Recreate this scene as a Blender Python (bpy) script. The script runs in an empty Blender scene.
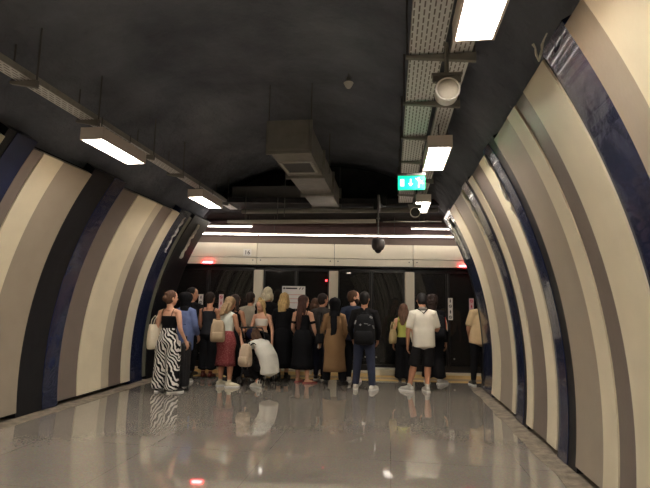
import bpy, bmesh, math, random
from mathutils import Vector, Matrix
random.seed(7)
PI = math.pi
C = bpy.context.scene.collection
SC = bpy.context.scene

# ------------------------------------------------------------------ helpers
def lin(c):
    return tuple((v/255/12.92 if v/255 <= .04045 else ((v/255+.055)/1.055)**2.4) for v in c) + (1.0,)

MATS = {}
def mat(name, rgb, rough=.7, spec=.4, metal=0., noise=None, bump=None, emit=None, coat=0.):
    """noise=(scale, amount) colour variation; bump=(scale, strength)"""
    if name in MATS: return MATS[name]
    m = bpy.data.materials.new(name); m.use_nodes = True
    nt = m.node_tree; b = nt.nodes['Principled BSDF']
    b.inputs['Base Color'].default_value = lin(rgb)
    b.inputs['Roughness'].default_value = rough
    b.inputs['Specular IOR Level'].default_value = spec
    b.inputs['Metallic'].default_value = metal
    b.inputs['Coat Weight'].default_value = coat
    tc = nt.nodes.new('ShaderNodeTexCoord')
    if noise:
        n = nt.nodes.new('ShaderNodeTexNoise'); n.inputs['Scale'].default_value = noise[0]; n.inputs['Detail'].default_value = 5
        nt.links.new(tc.outputs['Object'], n.inputs['Vector'])
        r = nt.nodes.new('ShaderNodeValToRGB')
        l = lin(rgb); a = noise[1]
        r.color_ramp.elements[0].position = .3; r.color_ramp.elements[1].position = .7
        r.color_ramp.elements[0].color = tuple(v*(1-a) for v in l[:3])+(1,)
        r.color_ramp.elements[1].color = tuple(min(1, v*(1+a)) for v in l[:3])+(1,)
        nt.links.new(n.outputs['Fac'], r.inputs['Fac']); nt.links.new(r.outputs['Color'], b.inputs['Base Color'])
    if bump:
        n = nt.nodes.new('ShaderNodeTexNoise'); n.inputs['Scale'].default_value = bump[0]; n.inputs['Detail'].default_value = 6
        nt.links.new(tc.outputs['Object'], n.inputs['Vector'])
        bp = nt.nodes.new('ShaderNodeBump'); bp.inputs['Strength'].default_value = bump[1]; bp.inputs['Distance'].default_value = .05
        nt.links.new(n.outputs['Fac'], bp.inputs['Height']); nt.links.new(bp.outputs['Normal'], b.inputs['Normal'])
    if emit:
        b.inputs['Emission Color'].default_value = lin(emit[0]); b.inputs['Emission Strength'].default_value = emit[1]
    MATS[name] = m
    return m

def mesh_obj(name, bm, m=None, parent=None, smooth=False):
    me = bpy.data.meshes.new(name)
    bmesh.ops.recalc_face_normals(bm, faces=bm.faces)
    bm.to_mesh(me); bm.free()
    o = bpy.data.objects.new(name, me); C.objects.link(o)
    if m:
        for x in (m if isinstance(m, (list, tuple)) else [m]): me.materials.append(x)
    if parent: o.parent = parent
    if smooth:
        for p in me.polygons: p.use_smooth = True
    return o

def thing(name, label, cat, loc=(0, 0, 0), rotz=0, group=None):
    o = bpy.data.objects.new(name, None); C.objects.link(o)
    o.empty_display_size = .1
    o.location = loc; o.rotation_euler = (0, 0, rotz)
    o['label'] = label; o['category'] = cat
    if group: o['group'] = group
    return o

def tag(o, label, cat, group=None):
    o['label'] = label; o['category'] = cat
    if group: o['group'] = group
    return o

def struct(o):
    o['kind'] = 'structure'; return o

def copy_tree(src, loc, rotz, label=None):
    r = src.copy(); C.objects.link(r); r.location = loc; r.rotation_euler = (0, 0, rotz)
    if label: r['label'] = label
    for ch in list(src.children):
        c = ch.copy(); C.objects.link(c); c.parent = r
        for g in list(ch.children):
            d = g.copy(); C.objects.link(d); d.parent = c
    return r

def box(bm, c, s, M=None, bev=0.):
    r = bmesh.ops.create_cube(bm, size=1)
    vs = r['verts']
    T = Matrix.Translation(Vector(c)) @ Matrix.Diagonal((s[0], s[1], s[2], 1))
    if M is not None: T = M @ T
    bmesh.ops.transform(bm, matrix=T, verts=vs)
    if bev > 0:
        es = {e for v in vs for e in v.link_edges}
        bmesh.ops.bevel(bm, geom=list(es), offset=bev, segments=2, affect='EDGES', profile=.5)

def newbox(c, s, M=None, bev=0.):
    bm = bmesh.new(); box(bm, c, s, M, bev); return bm

def loft(bm, pts, rx, ry=None, n=12, side=(1, 0, 0), wav=None, caps=True, tip=(.45, .45)):
    """closed elliptical tube through pts; side = lateral axis for rx; wav=(k, amp, start) flutes rings from index start"""
    pts = [Vector(p) for p in pts]
    ry = ry or rx
    side = Vector(side)
    rings = []
    for i, p in enumerate(pts):
        a = pts[max(i-1, 0)]; b = pts[min(i+1, len(pts)-1)]
        t = (b-a)
        if t.length < 1e-7: t = Vector((0, 0, 1))
        t.normalize()
        s = side - t*side.dot(t)
        if s.length < 1e-3: s = Vector((0, 1, 0)) - t*t.y
        s.normalize(); f = t.cross(s)
        ring = []
        for k in range(n):
            th = 2*PI*k/n
            w = 1.
            if wav and i >= wav[2]: w = 1 + wav[1]*math.sin(wav[0]*th+1.3)*(i-wav[2]+1)/(len(pts)-wav[2])
            ring.append(bm.verts.new(p + s*(rx[i]*w*math.cos(th)) + f*(ry[i]*w*math.sin(th))))
        rings.append(ring)
    for a, b in zip(rings, rings[1:]):
        for k in range(n):
            bm.faces.new((a[k], a[(k+1) % n], b[(k+1) % n], b[k]))
    if caps:
        for ring, end in ((rings[0], 0), (rings[-1], -1)):
            a = pts[0] if end == 0 else pts[-1]
            b = pts[1] if end == 0 else pts[-2]
            r = min(rx[end], ry[end])
            apex = bm.verts.new(a + (a-b).normalized()*r*tip[end])
            for k in range(n):
                bm.faces.new((ring[k], ring[(k+1) % n], apex))
    return rings

def ball(bm, c, r, n=12, M=None):
    q = bmesh.ops.create_uvsphere(bm, u_segments=n, v_segments=max(6, n*2//3), radius=1)
    T = Matrix.Translation(Vector(c)) @ Matrix.Diagonal((r[0], r[1], r[2], 1))
    if M is not None: T = M @ T
    bmesh.ops.transform(bm, matrix=T, verts=q['verts'])

def tube(bm, pts, r, n=8):
    loft(bm, pts, [r]*len(pts), n=n)

def cyl(bm, a, b, r, n=16, r2=None):
    a = Vector(a); b = Vector(b); d = b-a
    q = bmesh.ops.create_cone(bm, cap_ends=True, segments=n, radius1=r, radius2=r if r2 is None else r2, depth=d.length)
    T = Matrix.Translation((a+b)/2) @ d.to_track_quat('Z', 'Y').to_matrix().to_4x4()
    bmesh.ops.transform(bm, matrix=T, verts=q['verts'])

def fuse(name, bm, m, voxel, parent=None, smooth_it=4):
    """voxel-fuse overlapping closed shapes into one continuous surface"""
    bmesh.ops.recalc_face_normals(bm, faces=bm.faces)
    me = bpy.data.meshes.new('raw'); bm.to_mesh(me); bm.free()
    t = bpy.data.objects.new('raw', me); C.objects.link(t)
    md = t.modifiers.new('r', 'REMESH'); md.mode = 'VOXEL'; md.voxel_size = voxel
    if smooth_it:
        s = t.modifiers.new('s', 'SMOOTH'); s.factor = .5; s.iterations = smooth_it
    dg = bpy.context.evaluated_depsgraph_get(); dg.update()
    out = bpy.data.meshes.new_from_object(t.evaluated_get(dg)); out.name = name
    bpy.data.objects.remove(t); bpy.data.meshes.remove(me)
    out.materials.clear()
    for x in (m if isinstance(m, (list, tuple)) else [m]): out.materials.append(x)
    o = bpy.data.objects.new(name, out); C.objects.link(o)
    for p in out.polygons: p.use_smooth = True
    if parent: o.parent = parent
    return o

def text_mesh(name, s, size, m, parent, M, depth=.001):
    cu = bpy.data.curves.new(name, 'FONT'); cu.body = s; cu.size = size; cu.extrude = depth
    cu.align_x = 'CENTER'; cu.align_y = 'CENTER'
    t = bpy.data.objects.new('tmp', cu); C.objects.link(t)
    dg = bpy.context.evaluated_depsgraph_get(); dg.update()
    me = bpy.data.meshes.new_from_object(t.evaluated_get(dg)); me.name = name
    bpy.data.objects.remove(t); bpy.data.curves.remove(cu)
    me.materials.clear(); me.materials.append(m)
    o = bpy.data.objects.new(name, me); C.objects.link(o); o.parent = parent; o.matrix_local = M
    return o

# ------------------------------------------------------------------ camera
F = 480.0
cam = bpy.data.cameras.new('camera'); co = bpy.data.objects.new('camera', cam); C.objects.link(co)
cam.sensor_width = 36; cam.sensor_fit = 'HORIZONTAL'; cam.lens = F/650*36; cam.clip_start = .05; cam.clip_end = 100
d = Vector((66/F, 62/F, 1)).normalized()           # tunnel axis in camera axes (right, down, forward)
u = Vector((math.sin(.002), -math.cos(.002), 0)); u = (u - d*u.dot(d)).normalized()
x = d.cross(u)
Rm = Matrix((x, d, u))                               # rows: world X, Y, Z in camera axes
Rt = Matrix(((1, 0, 0), (0, -1, 0), (0, 0, -1)))     # blender camera axes
M3 = Rm @ Rt
co.matrix_world = Matrix.Translation((0, 0, 1.45)) @ M3.to_4x4()
SC.camera = co

# ------------------------------------------------------------------ materials
cream = mat('cream_panel', (220, 210, 184), .38, .4, noise=(3, .05), bump=(40, .03))
beige = mat('beige_grey_panel', (158, 147, 131), .4, .4, noise=(3, .05), bump=(40, .03))
taupe = mat('taupe_panel', (120, 109, 101), .4, .4, noise=(3, .06), bump=(40, .03))
ltgrey = mat('light_grey_panel', (188, 178, 156), .4, .4, noise=(3, .05))
shadegrey = mat('shaded_grey_panel', (112, 112, 98), .5, .3, noise=(4, .1))  # pale panel that gets no light, its shade put into the colour
navy = mat('navy_film', (36, 43, 70), .18, .6, noise=(3, .15), bump=(3.5, .2), coat=.4)
blacknavy = mat('navy_dark_reflection', (25, 26, 30), .4, .4, bump=(5, .1))  # darker part of the glossy navy recesses, dark reflections put into the colour
dark = mat('dark_lining', (52, 52, 54), .9, .2, noise=(5, .3))
steel = mat('galvanised_steel', (165, 162, 154), .45, .5, metal=.2, noise=(20, .12))
dullsteel = mat('dull_duct_steel', (132, 129, 122), .5, .4, metal=.0, noise=(8, .12))
darksteel = mat('dark_conduit', (100, 99, 97), .5, .4, metal=.1)
housing = mat('fixture_housing', (236, 224, 214), .45, .5)
white = mat('white_plastic', (225, 222, 212), .45, .5)
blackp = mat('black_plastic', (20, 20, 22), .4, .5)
headercream = mat('header_enamel', (232, 226, 206), .35, .5, noise=(2, .03))
colwhite = mat('column_enamel', (214, 206, 186), .35, .5)

def ceiling_mat():
    m = mat('shotcrete', (68, 65, 62), .85, .25)
    nt = m.node_tree; b = nt.nodes['Principled BSDF']
    tc = nt.nodes.new('ShaderNodeTexCoord')
    n1 = nt.nodes.new('ShaderNodeTexNoise'); n1.inputs['Scale'].default_value = 1.3; n1.inputs['Detail'].default_value = 8
    n2 = nt.nodes.new('ShaderNodeTexNoise'); n2.inputs['Scale'].default_value = 5; n2.inputs['Detail'].default_value = 10
    nt.links.new(tc.outputs['Object'], n1.inputs['Vector']); nt.links.new(tc.outputs['Object'], n2.inputs['Vector'])
    r = nt.nodes.new('ShaderNodeValToRGB')
    r.color_ramp.elements[0].position = .3; r.color_ramp.elements[0].color = lin((92, 96, 106))
    r.color_ramp.elements[1].position = .75; r.color_ramp.elements[1].color = lin((130, 134, 143))
    nt.links.new(n1.outputs['Fac'], r.inputs['Fac']); nt.links.new(r.outputs['Color'], b.inputs['Base Color'])
    bp = nt.nodes.new('ShaderNodeBump'); bp.inputs['Strength'].default_value = .7; bp.inputs['Distance'].default_value = .12
    nt.links.new(n2.outputs['Fac'], bp.inputs['Height']); nt.links.new(bp.outputs['Normal'], b.inputs['Normal'])
    return m
CEIL = ceiling_mat()

def floor_mat():
    m = mat('polished_stone', (128, 117, 104), .1, .75, coat=.55)
    nt = m.node_tree; b = nt.nodes['Principled BSDF']
    tc = nt.nodes.new('ShaderNodeTexCoord')
    n1 = nt.nodes.new('ShaderNodeTexNoise'); n1.inputs['Scale'].default_value = 1.1; n1.inputs['Detail'].default_value = 6
    n2 = nt.nodes.new('ShaderNodeTexVoronoi'); n2.inputs['Scale'].default_value = 90
    br = nt.nodes.new('ShaderNodeTexBrick')
    br.offset = 0; br.squash = 1
    br.inputs['Scale'].default_value = 1; br.inputs['Brick Width'].default_value = 1.2; br.inputs['Row Height'].default_value = 1.2
    br.inputs['Mortar Size'].default_value = .004; br.inputs['Mortar Smooth'].default_value = .2
    br.inputs['Color1'].default_value = (1, 1, 1, 1); br.inputs['Color2'].default_value = (.95, .95, .95, 1); br.inputs['Mortar'].default_value = (.72, .72, .7, 1)
    for n in (n1, n2, br): nt.links.new(tc.outputs['Object'], n.inputs['Vector'])
    r = nt.nodes.new('ShaderNodeValToRGB')
    r.color_ramp.elements[0].position = .3; r.color_ramp.elements[0].color = lin((146, 139, 129))
    r.color_ramp.elements[1].position = .7; r.color_ramp.elements[1].color = lin((159, 151, 140))
    nt.links.new(n1.outputs['Fac'], r.inputs['Fac'])
    mx = nt.nodes.new('ShaderNodeMix'); mx.data_type = 'RGBA'; mx.blend_type = 'MULTIPLY'; mx.inputs[0].default_value = 1
    nt.links.new(r.outputs['Color'], mx.inputs[6]); nt.links.new(br.outputs['Color'], mx.inputs[7])
    mv = nt.nodes.new('ShaderNodeMix'); mv.data_type = 'RGBA'; mv.blend_type = 'MULTIPLY'; mv.inputs[0].default_value = .25
    nt.links.new(mx.outputs[2], mv.inputs[6]); nt.links.new(n2.outputs['Color'], mv.inputs[7])
    nt.links.new(mv.outputs[2], b.inputs['Base Color'])
    rr = nt.nodes.new('ShaderNodeMapRange'); rr.inputs['To Min'].default_value = .02; rr.inputs['To Max'].default_value = .05
    nt.links.new(n1.outputs['Fac'], rr.inputs['Value']); nt.links.new(rr.outputs['Result'], b.inputs['Roughness'])
    return m

def tray_mat():
    """galvanised sheet with rows of dark slots running along the tray"""
    m = mat('slotted_tray_steel', (190, 188, 180), .5, .4, metal=.0)
    nt = m.node_tree; b = nt.nodes['Principled BSDF']
    tc = nt.nodes.new('ShaderNodeTexCoord')
    br = nt.nodes.new('ShaderNodeTexBrick')
    mp = nt.nodes.new('ShaderNodeMapping'); mp.inputs['Rotation'].default_value = (0, 0, PI/2)
    nt.links.new(tc.outputs['Object'], mp.inputs['Vector']); nt.links.new(mp.outputs['Vector'], br.inputs['Vector'])
    br.inputs['Scale'].default_value = 1; br.inputs['Brick Width'].default_value = .09; br.inputs['Row Height'].default_value = .034
    br.inputs['Mortar Size'].default_value = .0125; br.inputs['Mortar Smooth'].default_value = .1
    br.inputs['Color1'].default_value = lin((110, 107, 102)); br.inputs['Color2'].default_value = lin((126, 122, 116)); br.inputs['Mortar'].default_value = lin((226, 226, 224))
    nt.links.new(br.outputs['Color'], b.inputs['Base Color'])
    return m
TRAY = tray_mat()

# ------------------------------------------------------------------ tunnel profile
XC, RR, ZC, W = -1.43, 4.6, 0.5, 3.085
def prof(side, z, dd):
    """point on the arch at about height z, dd metres out of the cladding face (positive = into the wall)"""
    R_, Z_, W_ = (5.08, .6, 3.075) if side > 0 else (RR, ZC, W)     # the right flank is a little straighter
    th = math.asin((z-Z_)/R_)
    r = R_ + dd
    return (XC + side*(W_-R_ + r*math.cos(th)), Z_ + r*math.sin(th))

def arc_slab(side, y0, y1, z0, z1, d0, d1, n=26, bev=0.):
    bm = bmesh.new()
    rows = []
    for i in range(n+1):
        z = z0 + (z1-z0)*i/n
        a = prof(side, z, d0); b = prof(side, z, d1)
        rows.append([bm.verts.new((a[0], y0, a[1])), bm.verts.new((a[0], y1, a[1])), bm.verts.new((b[0], y1, b[1])), bm.verts.new((b[0], y0, b[1]))])
    for p, q in zip(rows, rows[1:]):
        for k in range(4):
            bm.faces.new((p[k], p[(k+1) % 4], q[(k+1) % 4], q[k]))
    bm.faces.new(rows[0]); bm.faces.new(list(reversed(rows[-1])))
    return bm

YB = -7.0
def vault_pts():
    L = []
    P0 = Vector((2.52, 3.12)); P1 = Vector((2.05, 3.85)); P2 = Vector((1.1, 4.25)); P3 = Vector((0, 4.25))
    for i in range(15):
        t = i/14
        p = P0*(1-t)**3 + P1*3*t*(1-t)**2 + P2*3*t*t*(1-t) + P3*t**3
        L.append(p)
    return L
def arch_inner(side):
    pts = []
    for i in range(20):
        z = 0.0 + 3.0*i/19
        p = prof(side, z, .16); pts.append((p[0], p[1]))
    return pts
LEFT_END, RIGHT_END = 9.45, 9.3
def yend(xx): return LEFT_END + (RIGHT_END-LEFT_END)*(xx+4.5)/6.15

# lining walls and ceiling (each a solid shell)
for side, nm in ((-1, 'wall_left'), (1, 'wall_right')):
    bm = arc_slab(side, YB, LEFT_END if side < 0 else RIGHT_END, -.03, 3.02, .16, .34)
    wl = struct(mesh_obj(nm, bm, dark, smooth=False))
    if side < 0: WALL_L = wl
    else: WALL_R = wl
bm = bmesh.new()
vp = vault_pts()
full = [(XC-p.x, p.y) for p in vp] + [(XC+p.x, p.y) for p in reversed(vp[:-1])]
lo = prof(-1, 2.98, .16); ro = prof(1, 2.98, .16)
full = [lo] + full + [ro]
NY = 40
grid = []
for (px, pz) in full:
    e = yend(px)
    grid.append([[bm.verts.new((px, YB + (e-YB)*j/NY, pz)) for j in range(NY+1)], None])
ctr = Vector((XC, 2.0))
for g, (px, pz) in zip(grid, full):
    v = Vector((px, pz))-ctr; v = v*(1+.25/v.length)+ctr
    e = yend(px)
    g[1] = [bm.verts.new((v.x, YB, v.y)), bm.verts.new((v.x, e, v.y))]
for a, b in zip(grid, grid[1:]):
    for j in range(NY):
        bm.faces.new((a[0][j], a[0][j+1], b[0][j+1], b[0][j]))
    bm.faces.new((a[1][0], a[1][1], b[1][1], b[1][0]))
    bm.faces.new((a[0][NY], a[1][1], b[1][1], b[0][NY])); bm.faces.new((a[0][0], a[1][0], b[1][0], b[0][0]))
for v in bm.verts:   # lumpy sprayed concrete
    if YB+.1 < v.co.y < 8.7:
        k = .03*math.sin(v.co.x*3.1+v.co.y*1.7)+.025*math.sin(v.co.y*2.9-v.co.x*1.3)
        v.co.z += k*.8
ceil_o = struct(mesh_obj('ceiling', bm, CEIL, smooth=True))

# floor (corridor and platform in one polished slab)
FLOOR = floor_mat()
struct(mesh_obj('floor', newbox((-1.43, 2.0, -.1), (15, 18.4, .2)), FLOOR))
# back wall of the corridor, behind the camera
struct(mesh_obj('wall_back', newbox((XC, YB-.1, 2.3), (7.4, .2, 4.9)), dark))

# rough concrete kerbs at the feet of the cladding
kerb = mat('rough_concrete', (132, 122, 108), .85, .2, noise=(9, .35), bump=(30, .5))
for i, (side, ye) in enumerate(((-1, LEFT_END), (1, RIGHT_END))):
    xf = XC+side*(W-.03)
    bm = bmesh.new()
    N = 50
    xa = xf - side*.19; xb = xf + side*.16
    rows = []
    for j in range(N+1):
        y = YB + (ye-YB)*j/N
        w = .012*math.sin(j*2.3)+.01*math.sin(j*5.1)
        h = .012
        rows.append([bm.verts.new((xa+w, y, -.02)), bm.verts.new((xa+w, y, .004)), bm.verts.new((xf-side*.02, y, h)), bm.verts.new((xb, y, h)), bm.verts.new((xb, y, -.02))])
    for p, q in zip(rows, rows[1:]):
        for k in range(5): bm.faces.new((p[k], p[(k+1) % 5], q[(k+1) % 5], q[k]))
    bm.faces.new(rows[0]); bm.faces.new(rows[-1])
    struct(mesh_obj('trim_%d' % (i+1), bm, kerb))

# cladding: (y0, y1, material)
CR, BE, TA, LG, DG, NV, BK = cream, beige, taupe, ltgrey, shadegrey, navy, blacknavy
left = [(-.2, .5, CR), (.5, 1.1, BE), (1.1, 1.35, BK), (1.35, 1.7, NV), (1.7, 2.2, TA), (2.2, 2.7, CR), (2.7, 3.1, BE), (3.1, 3.35, TA), (3.35, 4.07, CR), (4.07, 4.18, BK), (4.18, 4.46, NV),
        (4.46, 4.61, TA), (4.61, 4.93, CR), (4.93, 5.47, BE), (5.47, 5.92, BK), (5.92, 6.2, NV),
        (6.2, 6.6, TA), (6.6, 7.18, CR), (7.18, 7.4, LG), (7.4, 7.75, TA), (7.75, 8.03, CR), (8.03, 8.46, NV), (8.46, 8.64, DG), (8.64, 9.44, BK)]
right = [(-.2, .5, TA), (.5, 1.0, CR), (1.0, 1.4, NV), (1.4, 1.8, CR), (1.8, 2.13, TA), (2.13, 2.5, CR), (2.5, 2.77, BE), (2.77, 3.16, NV),
         (3.16, 3.64, CR), (3.64, 3.9, TA), (3.9, 4.15, CR), (4.15, 4.72, BE), (4.72, 4.94, BK), (4.94, 5.2, NV),
         (5.2, 5.5, CR), (5.5, 6.02, TA), (6.02, 6.27, CR), (6.27, 6.46, BK), (6.46, 6.81, NV), (6.81, 6.97, CR), (6.97, 7.7, BE), (7.7, 8.29, CR), (8.29, 9.1, NV), (9.1, 9.29, BK)]
# the pattern goes on behind the camera
def repeat_back(lst):
    out = []
    for (a, b, m) in lst:
        if a >= .4 and b <= 8.3 and a-7.1 < -.2: out.append((a-7.1, min(b-7.1, -.2), m))
    return out
rel = {'cream_panel': -.008, 'beige_grey_panel': 0., 'taupe_panel': .004, 'light_grey_panel': .002, 'shaded_grey_panel': .03, 'navy_film': .006, 'navy_dark_reflection': .014}
for side, lst, par in ((-1, left, WALL_L), (1, right, WALL_R)):
    for (a, b, m) in repeat_back(lst)+lst:
        rec = m in (navy, blacknavy)
        d0 = rel[m.name]
        o = mesh_obj('recess_lining' if rec else 'cladding_panel',
                     arc_slab(side, a+(0 if rec else .002), b-(0 if rec else .002), .02 if rec else .075, (3.12 if side > 0 else 3.1) if rec else (3.085 if side > 0 else 3.03), d0, .155 if rec else d0+.075), m, par, smooth=False)
        for p in o.data.polygons: p.use_smooth = len(p.vertices) == 4 and False

# crumpled ends of protective film on the recess tops
film = mat('clear_crumpled_film', (215, 212, 200), .25, .6, bump=(30, .6))
def film_strip(side, y, z0, z1, label, w=.05, seed=0):
    rnd = random.Random(seed)
    bm = bmesh.new(); n = 14; pr = None; rows = []
    for i in range(n+1):
        z = z0+(z1-z0)*i/n
        p = prof(side, z, -.012 + rnd.uniform(-.015, .012))
        ww = w*(.35+.65*rnd.random())
        yy = y + rnd.uniform(-.02, .02)
        q = prof(side, z, .02 + rnd.uniform(-.01, .012))
        rows.append([bm.verts.new((p[0], yy-ww/2, p[1])), bm.verts.new((q[0], yy, q[1]+.01)), bm.verts.new((p[0], yy+ww/2, p[1]))])
    for p, q in zip(rows, rows[1:]):
        for k in range(2): bm.faces.new((p[k], p[k+1], q[k+1], q[k]))
    o = mesh_obj('protective_film', bm, film)
    s = o.modifiers.new('t', 'SOLIDIFY'); s.thickness = .003
    tag(o, label, 'plastic film', 'torn film on the recesses')
bm = bmesh.new()
rv = random.Random(5)
vpts = [(.9, 3.05, 3.14), (.915, 3.06, 3.115), (.93, 3.08, 3.08), (.95, 3.1, 3.05), (.945, 3.06, 3.06), (.935, 3.0, 3.07), (.93, 2.95, 3.08), (.925, 2.9, 3.085), (.92, 2.85, 3.09)]
loft(bm, [(p[0]+rv.uniform(-.004, .004), p[1]+rv.uniform(-.012, .012), p[2]+rv.uniform(-.004, .004)) for p in vpts], [.009, .006, .008, .005, .009, .007, .009, .006, .005], [.003]*9, 6)
tag(mesh_obj('protective_film', bm, film), 'torn white film curling off the top of the nearest navy recess, right wall', 'plastic film', 'torn film on the recesses')
film_strip(1, 5.22, 2.35, 3.08, 'long crumpled clear film strip in the second navy recess, right wall', .07, 2)
film_strip(1, 6.83, 2.45, 3.1, 'crumpled film strip topping the third navy recess, right wall', .06, 3)
film_strip(1, 8.72, 2.3, 3.02, 'pale film strip along the last recess, right wall by the platform', .16, 4)
film_strip(-1, 8.3, 2.35, 3.0, 'wrinkled pale film hanging in the left recess nearest the platform doors', .06, 5)
film_strip(-1, 9.0, 2.3, 2.98, 'shredded grey film at the far end of the left wall', .12, 6)

# ------------------------------------------------------------------ platform and screen doors
TILT = .097
ang = math.atan(TILT)
def FM(off=0.):   # frame of the door front: local x along it, y = into the track, z up; x=0 at world X=-1.4
    return Matrix.Translation((-1.4, 10.69, 0)) @ Matrix.Rotation(ang, 4, 'Z') @ Matrix.Translation((0, off, 0))
FMAT = FM()
def fx(X): return (X+1.4)/math.cos(ang)

def fobj(name, bm, m, parent=None):
    o = mesh_obj(name, bm, m, parent)
    if parent is None: o.matrix_world = FMAT
    return o

# portal wall between corridor and platform
bm = bmesh.new()
prL = arch_inner(-1); prR = arch_inner(1)
outline = prL + [(XC-p.x, p.y) for p in vp] + [(XC+p.x, p.y) for p in reversed(vp[:-1])] + list(reversed(prR))
def outer(p):
    t = Vector((p[0]-XC, (p[1]-1.2)))
    k = min(5.8/abs(t.x) if abs(t.x) > 1e-6 else 99, (3.5/t.y if t.y > 1e-6 else 99), (1.25/-t.y if t.y < -1e-6 else 99))
    return (XC+t.x*k, 1.2+t.y*k)
rows = []
for p in outline:
    q = outer(p)
    rows.append([bm.verts.new((p[0], yend(p[0])+.01, p[1])), bm.verts.new((q[0], yend(q[0])+.01, max(q[1], -.02))), bm.verts.new((q[0], yend(q[0])+.14, max(q[1], -.02))), bm.verts.new((p[0], yend(p[0])+.14, p[1]))])
for a, b in zip(rows, rows[1:]):
    for k in range(4): bm.faces.new((a[k], a[(k+1) % 4], b[(k+1) % 4], b[k]))
bm.faces.new(rows[0]); bm.faces.new(rows[-1])
struct(mesh_obj('wall_platform', bm, dark))
# platform ceiling, track side, and end walls
maroon = mat('maroon_soffit', (104, 82, 80), .6, .3, noise=(6, .15))
bm = bmesh.new()
A_, B_ = (-5.2, 9.6), (2.3, 9.42)
vs = [bm.verts.new((p[0], p[1]+dy, z)) for p in (A_, B_) for dy in (0, .1) for z in (3.36, 4.6)]
for f in ((0, 1, 3, 2), (4, 6, 7, 5), (0, 4, 5, 1), (2, 3, 7, 6), (0, 2, 6, 4), (1, 5, 7, 3)): bm.faces.new([vs[i] for i in f])
struct(mesh_obj('wall_lunette', bm, dark))
bm = bmesh.new(); box(bm, (.0, -.35, 3.42), (12, 2.9, .1)); fobj('trim_3', bm, dark); struct(bpy.data.objects['trim_3'])
bm = bmesh.new(); box(bm, (0, .22, 3.12), (11.6, .1, .56)); o = struct(fobj('trim_4', bm, maroon))
bm = bmesh.new(); box(bm, (0, .1, 2.885), (11.6, .12, .13)); o = struct(fobj('trim_5', bm, mat('grey_brown_ledge', (120, 106, 96), .6, .3)))
bm = bmesh.new(); box(bm, (0, .08, 3.275), (11.6, .16, .06)); o = struct(fobj('trim_6', bm, maroon))
tunnel = mat('track_tunnel_concrete', (96, 94, 92), .9, .2, noise=(3, .3))
bm = bmesh.new(); box(bm, (0, 3.2, 1.6), (12, .2, 4.2)); struct(fobj('wall_track', bm, tunnel))
bm = bmesh.new(); box(bm, (0, 1.7, 3.3), (12, 2.9, .1)); struct(fobj('trim_7', bm, tunnel))
for k, X in enumerate((-6, 6)):
    bm = bmesh.new(); box(bm, (X, 1.2, 1.6), (.2, 4.2, 4.2)); struct(fobj('wall_track_end_%s' % ('left', 'right')[k], bm, tunnel))

# header panels above the doors
joints = [-5.9, fx(-4.75), fx(-3.01), fx(-1.27), fx(.48), fx(2.2), 5.9]
def header(x0, x1, label):
    t = thing('header_panel', label, 'header panel', group='cream header panels over the screen doors')
    t.matrix_world = FMAT @ Matrix.Translation(((x0+x1)/2, 0, 2.3))
    w = x1-x0-.012
    mesh_obj('upper_panel', newbox((0, 0, .345), (w, .12, .32), bev=.006), headercream, t)
    mesh_obj('lower_panel', newbox((0, .01, .095), (w, .13, .155), bev=.006), headercream, t)
    mesh_obj('dark_strip', newbox((0, .02, .006), (w, .1, .03)), blackp, t)  # black strip along the lower edge
    for s in (-1, 1):
        bm = bmesh.new(); cyl(bm, (s*(w/2-.08), -.06, .12), (s*(w/2-.08), -.05, .12), .014, 10)
        mesh_obj('fastener', bm, darksteel, t)
    return t
hl = ['far left cream header panel, mostly hidden behind the left wall', 'cream header panel carrying the small number plate, left of the first joint',
      'cream header panel above the two left door posts, right of the number plate', 'cream header panel behind the hanging dome camera',
      'cream header panel at the right end with a red lamp', 'far right cream header panel hidden behind the right wall']
for i in range(1, 5): header(joints[i], joints[i+1], hl[i])
bm = bmesh.new(); box(bm, (0, .12, 2.56), (11.8, .1, .5)); struct(fobj('trim_8', bm, darksteel))

# number plate
t = thing('number_plate', 'small square white plate reading 16 on the header', 'sign')
t.matrix_world = FMAT @ Matrix.Translation((fx(-3.225), -.064, 2.585))
mesh_obj('plate', newbox((0, 0, 0), (.185, .008, .175), bev=.003), mat('plate_white', (240, 238, 228), .4), t)
text_mesh('digits', '16', .135, mat('ink_black', (25, 25, 27), .6), t, Matrix.Translation((0, -.006, 0)) @ Matrix.Rotation(PI/2, 4, 'X'))
# red lamps
redglow = mat('red_lamp_glow', (255, 40, 40), .4, emit=((255, 40, 45), 9))
hot = mat('red_lamp_core', (255, 200, 200), .4, emit=((255, 165, 165), 14))
for X, z, lb in ((-4.11, 2.35, 'red strip lamp glowing on the left end of the header'), (1.6, 2.355, 'red strip lamp glowing on the right end of the header')):
    t = thing('indicator_lamp', lb, 'lamp', group='red header lamps')
    t.matrix_world = FMAT @ Matrix.Translation((fx(X), -.074, z))
    mesh_obj('lens', newbox((0, 0, 0), (.26, .03, .055), bev=.012), redglow, t)
    mesh_obj('led_bar', newbox((0, -.016, 0), (.2, .01, .02)), hot, t)

# door posts and glass
posts = [fx(-5.25), fx(-2.955), fx(-1.275), fx(.405), fx(2.1)]
for k, X in enumerate(posts):
    o = struct(fobj('trim_%d' % (10+k), newbox((X, .0, 1.1), (.2, .16, 2.2), bev=.008), colwhite))
    f = mesh_obj('base_plate', newbox((X, -.02, .06), (.24, .2, .12), bev=.01), steel, o)

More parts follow.
